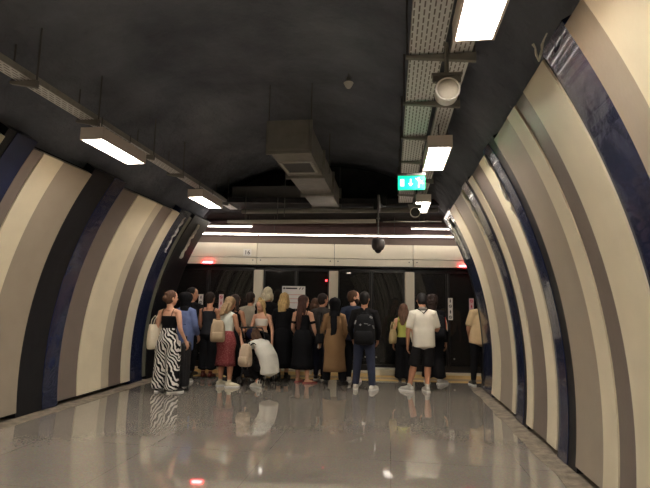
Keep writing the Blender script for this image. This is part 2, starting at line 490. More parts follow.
def glass_mat():
    m = bpy.data.materials.new('dark_door_glass'); m.use_nodes = True
    nt = m.node_tree; nt.nodes.clear()
    out = nt.nodes.new('ShaderNodeOutputMaterial'); mx = nt.nodes.new('ShaderNodeMixShader')
    tr = nt.nodes.new('ShaderNodeBsdfTransparent'); tr.inputs['Color'].default_value = (.35, .36, .37, 1)
    gl = nt.nodes.new('ShaderNodeBsdfGlossy'); gl.inputs['Roughness'].default_value = .03; gl.inputs['Color'].default_value = (.9, .9, .9, 1)
    fr = nt.nodes.new('ShaderNodeFresnel'); fr.inputs['IOR'].default_value = 1.5
    nt.links.new(fr.outputs[0], mx.inputs[0]); nt.links.new(tr.outputs[0], mx.inputs[1]); nt.links.new(gl.outputs[0], mx.inputs[2])
    df = nt.nodes.new('ShaderNodeBsdfDiffuse'); df.inputs['Color'].default_value = lin((150, 148, 144))
    dm = nt.nodes.new('ShaderNodeMixShader'); dm.inputs[0].default_value = .05      # pale diffuse veil, paints reflected haze over the black panes
    nt.links.new(mx.outputs[0], dm.inputs[1]); nt.links.new(df.outputs[0], dm.inputs[2])
    nt.links.new(dm.outputs[0], out.inputs[0])
    return m
GLASS = glass_mat()
edges = [-5.8] + posts + [5.8]
for k in range(6):
    a, b = edges[k]+.1, edges[k+1]-.1
    if k == 0: a -= .1
    if k == 5: b += .1
    c = (a+b)/2; w = b-a
    dr = bpy.data.objects.new('door_%d' % (k+1), None); C.objects.link(dr); dr.matrix_world = FMAT @ Matrix.Translation((c, .05, 0)); struct(dr)
    mesh_obj('glass_pane', newbox((-w/4, 0, 1.17), (w/2-.03, .012, 2.05)), GLASS, dr)
    mesh_obj('glass_pane', newbox((w/4, 0, 1.17), (w/2-.03, .012, 2.05)), GLASS, dr)
    for s in (-w/2+.02, -.025, .025, w/2-.02): mesh_obj('stile', newbox((s, 0, 1.17), (.035, .05, 2.05)), blackp, dr)
    mesh_obj('top_rail', newbox((0, 0, 2.225), (w, .05, .07)), blackp, dr); mesh_obj('bottom_rail', newbox((0, 0, .1), (w, .05, .14)), blackp, dr)
    if 1 <= k <= 4:
        for s in (-.12, .12): mesh_obj('latch', newbox((s, -.03, .33), (.03, .012, .03)), steel, dr)

# threshold, tactile strip, yellow line
struct(fobj('trim_20', newbox((0, -.06, .02), (11.6, .3, .04), bev=.006), colwhite))
tan = mat('tan_tactile_strip', (170, 150, 120), .6, .3, noise=(12, .12))
yel = mat('yellow_edge_line', (212, 180, 116), .5, .3, noise=(12, .1))
struct(fobj('trim_21', newbox((0, -.46, .003), (11.6, .5, .012)), yel))
struct(fobj('trim_22', newbox((0, -.85, .003), (11.6, .28, .012)), tan))
struct(fobj('trim_23', newbox((0, -1.05, .003), (11.6, .12, .014)), yel))
# raised white step plates in front of doors
t = tag(fobj('step_plate', newbox((fx(.0), -.3, .07), (.75, .3, .13), bev=.01), mat('step_white', (214, 208, 190), .5)), 'low pale step plate at the door foot between backpacker and lime-top woman', 'step')

# linear lights over the doors
tubew = mat('linear_lamp_white', (255, 250, 245), .4, emit=((255, 246, 236), 11))
def linear(X0, X1, z, y, label):
    t = thing('linear_lamp', label, 'light', group='linear lamps above the header')
    a, b = fx(X0), fx(X1)
    t.matrix_world = FMAT @ Matrix.Translation(((a+b)/2, y, z))
    mesh_obj('housing', newbox((0, .0, .026), (b-a+.03, .06, .03)), housing, t)
    for sx in (-.4, .4):
        bm = bmesh.new(); cyl(bm, (sx*(b-a), 0, .03), (sx*(b-a), 0, 3.365-z), .006, 8); mesh_obj('hanger', bm, darksteel, t)
    mesh_obj('diffuser', newbox((0, -.01, -.005), (b-a, .022, .012), bev=.004), tubew, t)
linear(-4.9, -2.93, 2.945, -.45, 'lower linear lamp above the header, left length')
linear(-2.9, .35, 2.945, -.45, 'lower linear lamp above the header, long middle length')
linear(.38, 3.2, 2.945, -.45, 'lower linear lamp above the header, right length')
linear(-4.3, -3.05, 3.1, -.55, 'short upper linear lamp at the left end above the header')
linear(.38, 2.0, 3.1, -.55, 'short upper linear lamp at the right end above the header')

# door stickers and route map
paper = mat('sticker_white', (232, 226, 218), .5, noise=(30, .02))
inkd = mat('sticker_dark_ink', (40, 38, 44), .6); inkr = mat('sticker_red_ink', (205, 60, 80), .6)
pinkp = mat('sticker_pinkish', (236, 206, 206), .5)
def sticker(X, z0, z1, red, label):
    t = thing('door_sticker', label, 'sticker', group='upright stickers on the door glass')
    h = z1-z0
    t.matrix_world = FMAT @ Matrix.Translation((fx(X), .015, z0))
    mesh_obj('backing', newbox((0, 0, h/2), (.1, .006, h)), pinkp if red else paper, t)
    m = inkr if red else inkd
    n = max(2, int(h/.105))
    for i in range(n):
        z = h*(i+.5)/n
        bm = bmesh.new()
        if i % 2 == 0:   # crossed-out roundel
            r0, r1 = .022, .034
            ring = []
            for k in range(14):
                th = 2*PI*k/14
                ring.append((bm.verts.new((r0*math.cos(th), -.0045, z+r0*math.sin(th))), bm.verts.new((r1*math.cos(th), -.0045, z+r1*math.sin(th)))))
            for k in range(14):
                a = ring[k]; b = ring[(k+1) % 14]; bm.faces.new((a[0], a[1], b[1], b[0]))
            box(bm, (0, -.004, z), (.06, .002, .009), Matrix.Translation((0, 0, z)) @ Matrix.Rotation(.8, 4, 'Y') @ Matrix.Translation((0, 0, -z)))
        else:            # small standing figure
            ball(bm, (0, -.004, z+.026), (.009, .001, .009), 8)
            box(bm, (0, -.004, z-.002), (.026, .002, .034)); box(bm, (-.007, -.004, z-.03), (.009, .002, .024)); box(bm, (.007, -.004, z-.03), (.009, .002, .024))
        mesh_obj('pictogram', bm, m, t)
sticker(-4.25, 1.15, 1.63, False, 'white upright sticker with dark pictograms behind the denim jacket woman')
sticker(-3.79, 1.25, 1.64, True, 'pinkish upright sticker with red pictograms, between the bare-backed woman and the red skirt woman')
sticker(1.3, 1.17, 1.65, False, 'white upright sticker with dark pictograms right of the curly-haired person')
sticker(1.76, 1.3, 1.65, True, 'pinkish upright sticker with red pictograms above the beige shirt at right')
t = thing('route_map', 'white notice with a black header line on the glass behind the blonde woman in black', 'notice')
t.matrix_world = FMAT @ Matrix.Translation((fx(-2.165), .015, 1.35))
mesh_obj('sheet', newbox((0, 0, .25), (.52, .006, .5)), mat('map_white', (238, 234, 228), .45), t)
bm = bmesh.new()
cyl(bm, (-.215, -.003, .45), (-.215, -.006, .45), .022, 14)
box(bm, (-.05, -.004, .45), (.26, .002, .032))
for s in (.14, .205):
    box(bm, (s, -.004, .45), (.018, .002, .05), Matrix.Translation((s, 0, .45)) @ Matrix.Rotation(.6, 4, 'Y') @ Matrix.Translation((-s, 0, -.45)))
mesh_obj('header_line', bm, inkd, t)
bm = bmesh.new()
for k in range(3): box(bm, (0, -.004, .13+k*.09), (.44, .002, .012))
mesh_obj('route_lines', bm, mat('map_pale_red', (214, 150, 140), .6), t)
t = tag(fobj('signal_lamp', newbox((fx(-1.44), .0, 1.99), (.035, .03, .035), bev=.008), redglow), 'tiny red signal lamp beside the middle door post', 'lamp')

# ------------------------------------------------------------------ ceiling fixtures
glow = mat('lamp_diffuser_glow', (255, 250, 240), .4, emit=((255, 246, 234), 30))
LW, LL = .25, .88
fix = thing('ceiling_light', 'nearest rectangular ceiling light of the right row, cut by the top of the frame', 'ceiling light', group='rectangular ceiling lights')
bm = bmesh.new()
box(bm, (0, 0, .05), (LW, LL, .06)); 
for s in (-1, 1):
    box(bm, (s*(LW/2-.008), 0, .002), (.016, LL, .1)); box(bm, (0, s*(LL/2-.008), .002), (LW-.03, .016, .1))
mesh_obj('housing', bm, housing, fix)
mesh_obj('diffuser', newbox((0, 0, .02), (LW-.034, LL-.034, .02)), glow, fix)
for s in (-.28, .28):
    bm = bmesh.new(); box(bm, (0, s, .1), (.1, .03, .05)); cyl(bm, (0, s, .11), (0, s, .255), .006, 8)
    mesh_obj('hanger', bm, darksteel, fix)
LZ = 3.13
fix.location = (.5, 2.44, LZ)
lights = [(.5, 5.33, 'middle ceiling light of the right row, above the green exit sign'), (.5, 8.0, 'far ceiling light of the right row, half behind the dark round speaker'),
          (-3.04, 4.8, 'nearer ceiling light of the left row under the cable tray'), (-3.04, 7.45, 'farther ceiling light of the left row under the cable tray')]
for X, Y, lb in lights: copy_tree(fix, (X, Y, LZ), 0, lb)
for X, Y in ((.51, -.2), (.51, -3), (-3.04, 2.1), (-3.04, -.6), (-3.04, -3.3)):
    copy_tree(fix, (X, Y, LZ), 0, 'ceiling light of the rows behind the viewpoint')

# cable trays
def vault_z(X):
    q = abs(X-XC)
    for a, b in zip(vp, vp[1:]):
        if b.x <= q <= a.x: return a.y+(b.y-a.y)*(a.x-q)/(a.x-b.x)
    return 3.1
def tray(x0, x1, z, y0, y1, label, h=.05):
    t = thing('cable_tray', label, 'cable tray', ((x0+x1)/2, y0, z), group='perforated steel cable trays')
    w = x1-x0; L = y1-y0
    mesh_obj('perforated_floor', newbox((0, L/2, .0), (w, L, .006)), TRAY, t)
    mesh_obj('side_rail', newbox((-w/2, L/2, h/2), (.006, L, h)), steel, t)
    mesh_obj('side_rail', newbox((w/2, L/2, h/2), (.006, L, h)), steel, t)
    for k, ox in enumerate((-.25, -.05, .18, .32)):
        bm = bmesh.new(); tube(bm, [(ox*w, L*j/10, .02+.004*((j*k) % 3)) for j in range(11)], .012, 6)
        mesh_obj('cable', bm, blackp, t)
tray(.14, .395, 3.4, -2, 9.3, 'wide perforated steel cable tray running overhead, left one of the right pair')
tray(.45, .61, 3.4, -2, 9.3, 'narrower perforated cable tray directly above the right row of lights')
tray(-3.28, -3.13, 3.36, -2, 9.35, 'perforated steel cable tray running along the left side of the ceiling', .06)
def bracket(xa, xb, Y, z, label):
    t = thing('tray_bracket', label, 'bracket', ((xa+xb)/2, Y, z-.006), group='cantilever brackets under the trays')
    w = xb-xa
    bm = bmesh.new()
    v = [bm.verts.new(p) for p in ((-w/2, -.018, 0), (w/2, -.018, 0), (w/2, -.018, -.07), (-w/2, -.018, -.02), (-w/2, .018, 0), (w/2, .018, 0), (w/2, .018, -.07), (-w/2, .018, -.02))]
    for f in ((0, 1, 2, 3), (7, 6, 5, 4), (0, 4, 5, 1), (1, 5, 6, 2), (2, 6, 7, 3), (3, 7, 4, 0)): bm.faces.new([v[i] for i in f])
    mesh_obj('arm', bm, dullsteel, t)
    for s in (-w/2+.01, w/2-.01):
        bm = bmesh.new(); cyl(bm, (s, 0, -.01), (s, 0, vault_z((xa+xb)/2+s)-.05-z), .008, 8); mesh_obj('rod', bm, darksteel, t)
for i, Y in enumerate((2.5, 3.58, 4.45, 5.4, 6.35, 7.3, 8.3)):
    bracket(.11, .64, Y, 3.39, ['bracket under the right cable trays at the top edge of the frame', 'bracket under the right cable trays just before the white round speaker', 'bracket under the right cable trays just beyond the white round speaker', 'bracket under the right cable trays over the near end of the middle ceiling light', 'bracket under the right cable trays above the exit sign', 'bracket under the right cable trays before the far ceiling light', 'farthest bracket under the right cable trays'][i])
for i, Y in enumerate((3.6, 4.5, 5.7, 6.6, 8.6)):
    bracket(-3.32, -3.06, Y, 3.35, ['bracket under the left cable tray nearest the frame edge', 'bracket under the left cable tray at the nearer light', 'bracket under the left cable tray between the two lights', 'bracket under the left cable tray just before the farther light', 'bracket under the left cable tray beyond the farther light'][i])

# projector loudspeakers
spk_white = mat('speaker_face', (205, 198, 182), .5, noise=(60, .04)); spk_dark = mat('speaker_dark', (74, 70, 68), .5)
def speaker(loc, m, label, r=.082):
    t = thing('loudspeaker', label, 'loudspeaker', loc, group='round projector loudspeakers')
    bm = bmesh.new(); cyl(bm, (0, 0, 0), (0, .1, 0), r*1.02, 28); mesh_obj('can', bm, white if m is spk_white else spk_dark, t, True)
    bm = bmesh.new(); ball(bm, (0, -.002, 0), (r*.95, .018, r*.95), 24); mesh_obj('grille', bm, m, t, True)
    bm = bmesh.new()
    tube(bm, [(r*1.0*math.cos(2*PI*k/28), -.004, r*1.0*math.sin(2*PI*k/28)) for k in range(29)], .007, 6); mesh_obj('rim', bm, white, t)
    bm = bmesh.new(); box(bm, (0, .05, r+.05), (.22, .05, .02)); box(bm, (0, .05, r+.025), (.2, .03, .06)); cyl(bm, (0, .05, r), (0, .05, 3.38-loc[2]), .016, 8)
    mesh_obj('hanger', bm, dullsteel, t)
speaker((.4, 3.36, 3.0), spk_white, 'white round projector loudspeaker hung under the right cable trays')
speaker((.37, 7.45, 2.9), spk_dark, 'dark round projector loudspeaker seen in front of the far ceiling light', .075)  # same kind as the white one, backlit darkness put into its colour

# exit sign
t = thing('exit_sign', 'green lit exit sign with running man and down arrow hung below the right cable tray', 'exit sign', (.24, 5.7, 2.83))
signg = mat('exit_green', (0, 190, 130), .4, emit=((0, 205, 140), .9)); signw = mat('exit_pictogram_white', (240, 255, 250), .4, emit=((225, 255, 240), 1.0))
mesh_obj('panel', newbox((0, 0, .09), (.32, .02, .175), bev=.004), signg, t)
mesh_obj('top_rail', newbox((0, 0, .19), (.335, .045, .035), bev=.004), darksteel, t)
bm = bmesh.new()
for sy in (-1, 1):
    y = sy*.0115
    box(bm, (-.11, y, .09), (.045, .002, .085))                       # doorway
    box(bm, (-.01, y, .105), (.014, .002, .06))                       # arrow stem
    v = [bm.verts.new(p) for p in ((-.04, y, .08), (.02, y, .08), (-.01, y, .045))]; bm.faces.new(v)
    def limb(a, b, wd):
        a = Vector((a[0], y, a[1])); b = Vector((b[0], y, b[1])); dd = (b-a).normalized(); nn = Vector((-dd.z, 0, dd.x))*wd/2
        bm.faces.new([bm.verts.new(q) for q in (a+nn, b+nn, b-nn, a-nn)])
    ball(bm, (.085, y, .14), (.013, .001, .013), 10)
    limb((.085, .13), (.1, .085), .026); limb((.09, .118), (.06, .128), .01); limb((.095, .115), (.13, .105), .01)
    limb((.1, .09), (.135, .075), .014); limb((.1, .09), (.085, .06), .014); limb((.085, .062), (.085, .03), .012); limb((.06, .128), (.05, .145), .01)
mesh_obj('pictogram', bm, signw, t)
for s in (-.13, .13):
    bm = bmesh.new(); cyl(bm, (s, 0, .2), (s, 0, .565), .005, 8); mesh_obj('suspension_rod', bm, darksteel, t)

# ventilation duct
t = thing('ventilation_duct', 'grey rectangular ventilation duct with flanges and a grille hung from the ceiling', 'duct', (-1.235, 5.5, 3.3))
mesh_obj('duct_body', newbox((0, 1.85, .18), (.5, 3.7, .36)), dullsteel, t)
for k in range(4): mesh_obj('flange', newbox((0, .04+k*1.15, .17), (.57, .04, .42)), dullsteel, t)
mesh_obj('end_cap', newbox((0, .002, .19), (.5, .02, .36)), dullsteel, t)
bm = bmesh.new()
box(bm, (-.2, .72, -.012), (.035, .5, .02)); box(bm, (.2, .72, -.012), (.035, .5, .02)); box(bm, (0, .47, -.012), (.435, .03, .02)); box(bm, (0, .97, -.012), (.435, .03, .02))
gf = mesh_obj('grille_frame', bm, steel, t)
for k in range(12): mesh_obj('slat', newbox((0, .5+k*.04, -.006), (.37, .012, .012)), darksteel, gf)
for k in range(3):
    bm = bmesh.new(); cyl(bm, (-.16+k*.16, .03, .035), (-.16+k*.16, .006, .035), .016, 8); mesh_obj('bolt', bm, steel, t)
for y in (.05, 1.8, 3.4):
    for s in (-.265, .265):
        bm = bmesh.new(); cyl(bm, (s, y, .2), (s, y, .86), .006, 8); mesh_obj('hanger_rod', bm, darksteel, t)

# smoke detector
t = thing('smoke_detector', 'small white smoke detector on the dark ceiling', 'smoke detector', (-.5, 5.35, 4.0))
bm = bmesh.new(); cyl(bm, (0, 0, .04), (0, 0, .11), .03, 12); cyl(bm, (0, 0, .09), (0, 0, .4), .008, 8); mesh_obj('base', bm, dullsteel, t)
bm = bmesh.new(); cyl(bm, (0, 0, 0), (0, 0, .045), .038, 20, .058); cyl(bm, (0, 0, -.02), (0, 0, 0), .022, 20, .036); mesh_obj('sensor_head', bm, white, t)

# dome camera on its pole
t = thing('dome_camera', 'dome surveillance camera hanging from a pole in front of the header', 'camera', (-.215, 8.0, 2.36))
bm = bmesh.new(); loft(bm, [(0, 0, .02), (0, 0, .06), (0, 0, .1), (0, 0, .155), (0, 0, .19), (0, 0, .2)], [.085, .105, .11, .108, .095, .05], n=24); mesh_obj('housing', bm, spk_dark, t, True)
bm = bmesh.new(); ball(bm, (0, 0, .03), (.062, .062, .075), 20); mesh_obj('dome', bm, blackp, t, True)
bm = bmesh.new(); cyl(bm, (0, 0, .19), (0, 0, .95), .014, 10); mesh_obj('pole', bm, darksteel, t)
mesh_obj('arm', newbox((0, .615, .94), (.04, 1.21, .04)), darksteel, t)
mesh_obj('collar', newbox((0, 0, .55), (.06, .06, .02)), darksteel, t)
for c in ((.1, .02, .86), (-.05, .02, .8)): mesh_obj('junction_box', newbox(c, (.06, .08, .2)), blackp, t)

# transverse conduits across the end of the corridor
def conduit(x0, x1, Y, z, r, label, flat=False):
    bm = bmesh.new()
    if flat: box(bm, ((x0+x1)/2, Y, z), (x1-x0, .12, r*2))
    else: cyl(bm, (x0, Y, z), (x1, Y, z), r, 14)
    o = mesh_obj('conduit', bm, mat('pale_conduit', (196, 192, 180), .5) if flat else dullsteel); tag(o, label, 'conduit', 'crosswise conduits at the corridor end')
conduit(-3.1, -.28, 8.75, 2.99, .028, 'flat pale conduit crossing the corridor end left of the dome camera', True)
conduit(-3.0, .9, 9.27, 3.3, .05, 'thick dark pipe crossing the corridor end above the flat conduit')
conduit(-.15, .9, 8.75, 2.98, .013, 'thin conduit crossing from the dome camera to the right trays')
o = mesh_obj('ceiling_duct', newbox((-2.2, 9.05, 3.55), (1.8, .3, .35)), darksteel); tag(o, 'dark crosswise duct box high at the corridor end', 'duct')

# hanging wires / rods from the vault
for i, (X, Y, z0, z1) in enumerate(((-2.1, 8.6, 3.0, 3.6), (-2.75, 8.7, 3.02, 3.6), (-1.9, 8.3, 3.0, 3.95))):
    bm = bmesh.new(); cyl(bm, (X, Y, z0), (X, Y, z1), .008, 6); o = mesh_obj('hanger_rod', bm, darksteel)
    tag(o, ['thin hanger rod above the flat conduit, middle', 'thin hanger rod above the flat conduit near the left wall', 'long thin hanger rod beside the far end of the duct'][i], 'rod', 'hanger rods')

# ------------------------------------------------------------------ people
skins = {}
def skin_mats(tone):
    if tone not in skins:
        rgb = {'light': (214, 164, 136), 'mid': (190, 138, 108), 'tan': (160, 110, 84)}[tone]
        skins[tone] = [mat('skin_'+tone, rgb, .55, .4, noise=(30, .05)), mat('eye_dark', (28, 20, 18), .25, .5), mat('lips_'+tone, tuple(int(v*f) for v, f in zip(rgb, (.85, .6, .6))), .5), mat('eye_white', (225, 220, 215), .3)]
    return skins[tone]

def hair_mat(name, rgb, streak=.35):
    if name in MATS: return MATS[name]
    m = mat(name, rgb, .62, .35)
    nt = m.node_tree; b = nt.nodes['Principled BSDF']
    tc = nt.nodes.new('ShaderNodeTexCoord'); mp = nt.nodes.new('ShaderNodeMapping'); mp.inputs['Scale'].default_value = (60, 60, 6)
    n = nt.nodes.new('ShaderNodeTexNoise'); n.inputs['Scale'].default_value = 1.6; n.inputs['Detail'].default_value = 4
    nt.links.new(tc.outputs['Object'], mp.inputs['Vector']); nt.links.new(mp.outputs['Vector'], n.inputs['Vector'])
    r = nt.nodes.new('ShaderNodeValToRGB'); l = lin(rgb)
    r.color_ramp.elements[0].position = .35; r.color_ramp.elements[1].position = .65
    r.color_ramp.elements[0].color = tuple(v*(1-streak) for v in l[:3])+(1,); r.color_ramp.elements[1].color = tuple(min(1, v*(1+streak)) for v in l[:3])+(1,)
    nt.links.new(n.outputs['Fac'], r.inputs['Fac']); nt.links.new(r.outputs['Color'], b.inputs['Base Color'])
    bp = nt.nodes.new('ShaderNodeBump'); bp.inputs['Strength'].default_value = .5; bp.inputs['Distance'].default_value = .01
    nt.links.new(n.outputs['Fac'], bp.inputs['Height']); nt.links.new(bp.outputs['Normal'], b.inputs['Normal'])
    return m

def cloth(name, rgb, v=.12, scale=9):
    return mat(name, rgb, .85, .15, noise=(scale, v), bump=(10, .1))

def zebra_mat():
    m = mat('zebra_print', (230, 226, 220), .8, .2)
    nt = m.node_tree; b = nt.nodes['Principled BSDF']
    tc = nt.nodes.new('ShaderNodeTexCoord'); mp = nt.nodes.new('ShaderNodeMapping'); mp.inputs['Rotation'].default_value = (0, .55, 0)
    wv = nt.nodes.new('ShaderNodeTexWave'); wv.bands_direction = 'X'; wv.inputs['Scale'].default_value = 6.6; wv.inputs['Distortion'].default_value = 9
    wv.inputs['Detail'].default_value = 1.0; wv.inputs['Detail Scale'].default_value = 1.1
    r = nt.nodes.new('ShaderNodeValToRGB'); r.color_ramp.elements[0].position = .47; r.color_ramp.elements[1].position = .53
    r.color_ramp.elements[0].color = lin((16, 15, 17)); r.color_ramp.elements[1].color = lin((236, 232, 226))
    nt.links.new(tc.outputs['Object'], mp.inputs['Vector']); nt.links.new(mp.outputs['Vector'], wv.inputs['Vector'])
    nt.links.new(wv.outputs['Fac'], r.inputs['Fac']); nt.links.new(r.outputs['Color'], b.inputs['Base Color'])
    return m

def dotted_mat(name, rgb, dot):
    m = mat(name, rgb, .85, .15)
    nt = m.node_tree; b = nt.nodes['Principled BSDF']
    tc = nt.nodes.new('ShaderNodeTexCoord'); v = nt.nodes.new('ShaderNodeTexVoronoi'); v.inputs['Scale'].default_value = 55
    r = nt.nodes.new('ShaderNodeValToRGB'); r.color_ramp.elements[0].position = .2; r.color_ramp.elements[1].position = .3
    r.color_ramp.elements[0].color = lin(dot); r.color_ramp.elements[1].color = lin(rgb)
    nt.links.new(tc.outputs['Object'], v.inputs['Vector']); nt.links.new(v.outputs['Distance'], r.inputs['Fac']); nt.links.new(r.outputs['Color'], b.inputs['Base Color'])
    return m

V = Vector
class Fig:
    """skeleton in metres, facing +Y; s = standing height"""
    def __init__(self, s, lean=0, pel=None, head_yaw=0, head_pitch=0, head_roll=0, female=True, arms=None, feet=None, knees=None, twist=0, heavy=1.0, side_lean=0, hunch=0):
        self.s = s; self.hs = s*1.1; self.lean = lean; self.hunch = hunch; self.side_lean = side_lean; self.twist = twist; self.f = female; self.heavy = heavy
        hy = 1.0
        self.P = V(pel) if pel else V((0, 0, .51*s))
        self.R = Matrix.Rotation(math.radians(-lean), 4, 'X') @ Matrix.Rotation(math.radians(side_lean), 4, 'Y') @ Matrix.Rotation(math.radians(twist), 4, 'Z')
        self.head_M = None
        sh = .096 if female else .104
        self.sh = {-1: self.T((-sh, -.004, .783)), 1: self.T((sh, -.004, .783))}
        A = arms or {}
        self.el = {}; self.wr = {}; self.hd = {}
        for k in (-1, 1):
            a = A.get(k, {})
            e = V(a.get('el', (k*.035, -.015, -.178)))*s; w_ = V(a.get('wr', (k*.008, .03, -.148)))*s
            self.el[k] = self.sh[k]+e; self.wr[k] = self.el[k]+w_
            self.hd[k] = V(a.get('hand', w_)).normalized()
        ft = feet or {}
        self.ft = {k: V(ft.get(k, (k*.075, 0, 0)))[:] for k in (-1, 1)}
        self.fyaw = {k: ft.get('yaw%d' % k, k*-8) for k in (-1, 1)}
        hipw = .052
        self.hip = {k: self.P + V((k*hipw*s, 0, -.015*s)) for k in (-1, 1)}
        self.an = {k: V((self.ft[k][0], self.ft[k][1], self.ft[k][2]+.05*s)) for k in (-1, 1)}
        kn = knees or {}
        self.kn = {}
        for k in (-1, 1):
            if k in kn: self.kn[k] = V(kn[k])
            else: self.kn[k] = self.hip[k].lerp(self.an[k], .5) + V((0, .012*s, .004*s))
        # head frame
        top = self.T((0, .006, .862))
        self.neck_top = top
        H = Matrix.Translation(top) @ (Matrix.Rotation(math.radians(-lean-hunch), 4, 'X') if hunch else self.R).to_quaternion().slerp(Matrix.Identity(3).to_quaternion(), .75).to_matrix().to_4x4() @ Matrix.Rotation(math.radians(head_yaw), 4, 'Z') @ Matrix.Rotation(math.radians(-head_pitch), 4, 'X') @ Matrix.Rotation(math.radians(head_roll), 4, 'Y')
        self.H = H
    def T(self, p):
        """torso point given in unit-height standing coordinates"""
        s = self.s
        if not self.hunch:
            return self.P + (self.R @ V((p[0]*s, p[1]*s, (p[2]-.51)*s)))
        base = self.P.copy(); z = .51; end = p[2]; a = self.lean
        if end < .51:
            return self.P + (Matrix.Rotation(math.radians(-a), 4, 'X') @ V((p[0]*s, p[1]*s, (end-.51)*s)))
        while z < end-1e-6:                      # follow the curved spine upwards
            st = min(.01, end-z)
            a = self.lean + self.hunch*min(1, max(0, (z-.51)/.26))
            base += Matrix.Rotation(math.radians(-a), 4, 'X') @ V((0, 0, st*s)); z += st
        return base + Matrix.Rotation(math.radians(-a), 4, 'X') @ V((p[0]*s, p[1]*s, 0))
    def HT(self, p):
        return self.H @ (V(p)*self.hs)
    def side(self): return (self.R @ V((1, 0, 0)))
    TOR_F = [(.452, .05, .05), (.475, .088, .062), (.51, .094, .067), (.55, .086, .06), (.60, .068, .05), (.645, .07, .052), (.70, .079, .06), (.74, .083, .06), (.775, .08, .052), (.80, .06, .042), (.825, .038, .034)]
    TOR_M = [(.452, .05, .05), (.475, .085, .06), (.51, .088, .063), (.55, .083, .06), (.60, .079, .057), (.645, .083, .059), (.70, .092, .063), (.74, .097, .064), (.775, .09, .056), (.80, .066, .045), (.825, .043, .036)]
    def torso(self, bm, z0, z1, inf, n=20, loose=0., hemz=None):
        """loft of the trunk between two unit heights"""
        rows = self.TOR_F if self.f else self.TOR_M
        def at(z):
            for a, b in zip(rows, rows[1:]):
                if a[0] <= z <= b[0]:
                    t = (z-a[0])/(b[0]-a[0]); return (z, a[1]+(b[1]-a[1])*t, a[2]+(b[2]-a[2])*t)
            return (z,)+tuple((rows[0] if z < rows[0][0] else rows[-1])[1:])
        zs = sorted(set([z0, z1]+[r[0] for r in rows if z0 < r[0] < z1]))
        pts, rx, ry = [], [], []
        for z in zs:
            _, a, b = at(z)
            if loose and z < .74:
                a = max(a, at(.74)[1]*loose); b = max(b, at(.74)[2]*loose)
            pts.append(self.T((0, .004 if z > .6 else -.004, z)))
            rx.append(a*self.s*self.heavy+inf); ry.append(b*self.s*self.heavy+inf)
        loft(bm, pts, rx, ry, n, side=self.side())
    def arm(self, bm, k, t0, t1, inf, hands=False):
        s = self.s
        r = [.034, .03, .025, .0235, .019, .0155]
        chain = [self.sh[k], self.sh[k].lerp(self.el[k], .5), self.el[k].lerp(self.sh[k], .08), self.el[k].lerp(self.wr[k], .12), self.el[k].lerp(self.wr[k], .5), self.wr[k]]
        ts = [0, .5, .92, 1.12, 1.5, 2]
        pts, rr = [self.T((k*.052, -.002, .79))] if t0 == 0 else [], [.034*s+inf] if t0 == 0 else []
        for i in range(len(ts)):
            if t0 <= ts[i] < t1-.03: pts.append(chain[i]); rr.append(r[i]*s*(.92 if self.f else 1.05)+inf)
        # end point at t1
        for i in range(len(ts)-1):
            if ts[i] <= t1 <= ts[i+1]:
                q = (t1-ts[i])/(ts[i+1]-ts[i])
                pts.append(chain[i].lerp(chain[i+1], q)); rr.append((r[i]+(r[i+1]-r[i])*q)*s*(.92 if self.f else 1.05)+inf)
        loft(bm, pts, rr, n=12, side=(0, 1, 0))
    def hand(self, bm, k):
        s = self.s; w_ = self.wr[k]; d = self.hd[k]
        inward = V((-k, 0, 0)); inward = (inward - d*inward.dot(d))
        if inward.length < .2: inward = V((0, 0, -1)) - d*(-d.z)
        inward.normalize(); fwd = d.cross(inward)*1.0     # across the palm, towards the thumb
        if fwd.y < 0: fwd = -fwd
        palm = [w_ - d*.01*s, w_ + d*.018*s, w_ + d*.045*s, w_+d*.056*s]
        loft(bm, palm, [.0155*s, .021*s, .0245*s, .023*s], [.013*s, .0115*s, .0115*s, .0105*s], 12, side=fwd)
        L = [.045, .05, .047, .036]
        for i in range(4):
            b = w_ + d*.052*s + fwd*(.0175-.0118*i)*s
            spread = fwd*(.006-.004*i)*s
            p1 = b + d*L[i]*.45*s + inward*.004*s + spread
            p2 = p1 + d*L[i]*.33*s + inward*.012*s + spread*.4
            p3 = p2 + d*L[i]*.22*s + inward*.014*s
            loft(bm, [b - d*.012*s, p1, p2, p3], [.0062*s, .0056*s, .005*s, .004*s], n=8, side=fwd)
        b = w_ + d*.016*s + fwd*.016*s
        p1 = b + d*.02*s + fwd*.016*s + inward*.006*s
        p2 = p1 + d*.022*s + fwd*.005*s + inward*.008*s
        loft(bm, [b - fwd*.008*s, b, p1, p2], [.008*s, .0085*s, .0068*s, .005*s], n=8, side=inward)
    def leg(self, bm, k, t0, t1, inf, scale=None, n=14):
        """t: 0 hip, 1 knee, 2 ankle; scale = list of (t, radius in units of height)"""
        s = self.s
        ts = [0, .3, .65, .93, 1.05, 1.35, 1.7, 2.0]
        r = [.056, .053, .043, .034, .033, .036, .027, .022]
        def P(t):
            return self.hip[k].lerp(self.kn[k], t) if t <= 1 else self.kn[k].lerp(self.an[k], t-1)
        def Rr(t):
            if scale:
                for a, b in zip(scale, scale[1:]):
                    if a[0] <= t <= b[0]: return (a[1]+(b[1]-a[1])*(t-a[0])/(b[0]-a[0]))*s
                return scale[-1][1]*s if t > scale[-1][0] else scale[0][1]*s
            for i in range(len(ts)-1):
                if ts[i] <= t <= ts[i+1]:
                    q = (t-ts[i])/(ts[i+1]-ts[i]); return (r[i]+(r[i+1]-r[i])*q)*s*self.heavy**.5+inf
            return r[-1]*s+inf
        tt = sorted(set([t0, t1]+[t for t in ts if t0 < t < t1]))
        pts = [P(min(t, 2.0)) if t <= 2 else P(2.0)+V((0, 0, -(t-2)*.225*s)) for t in tt]
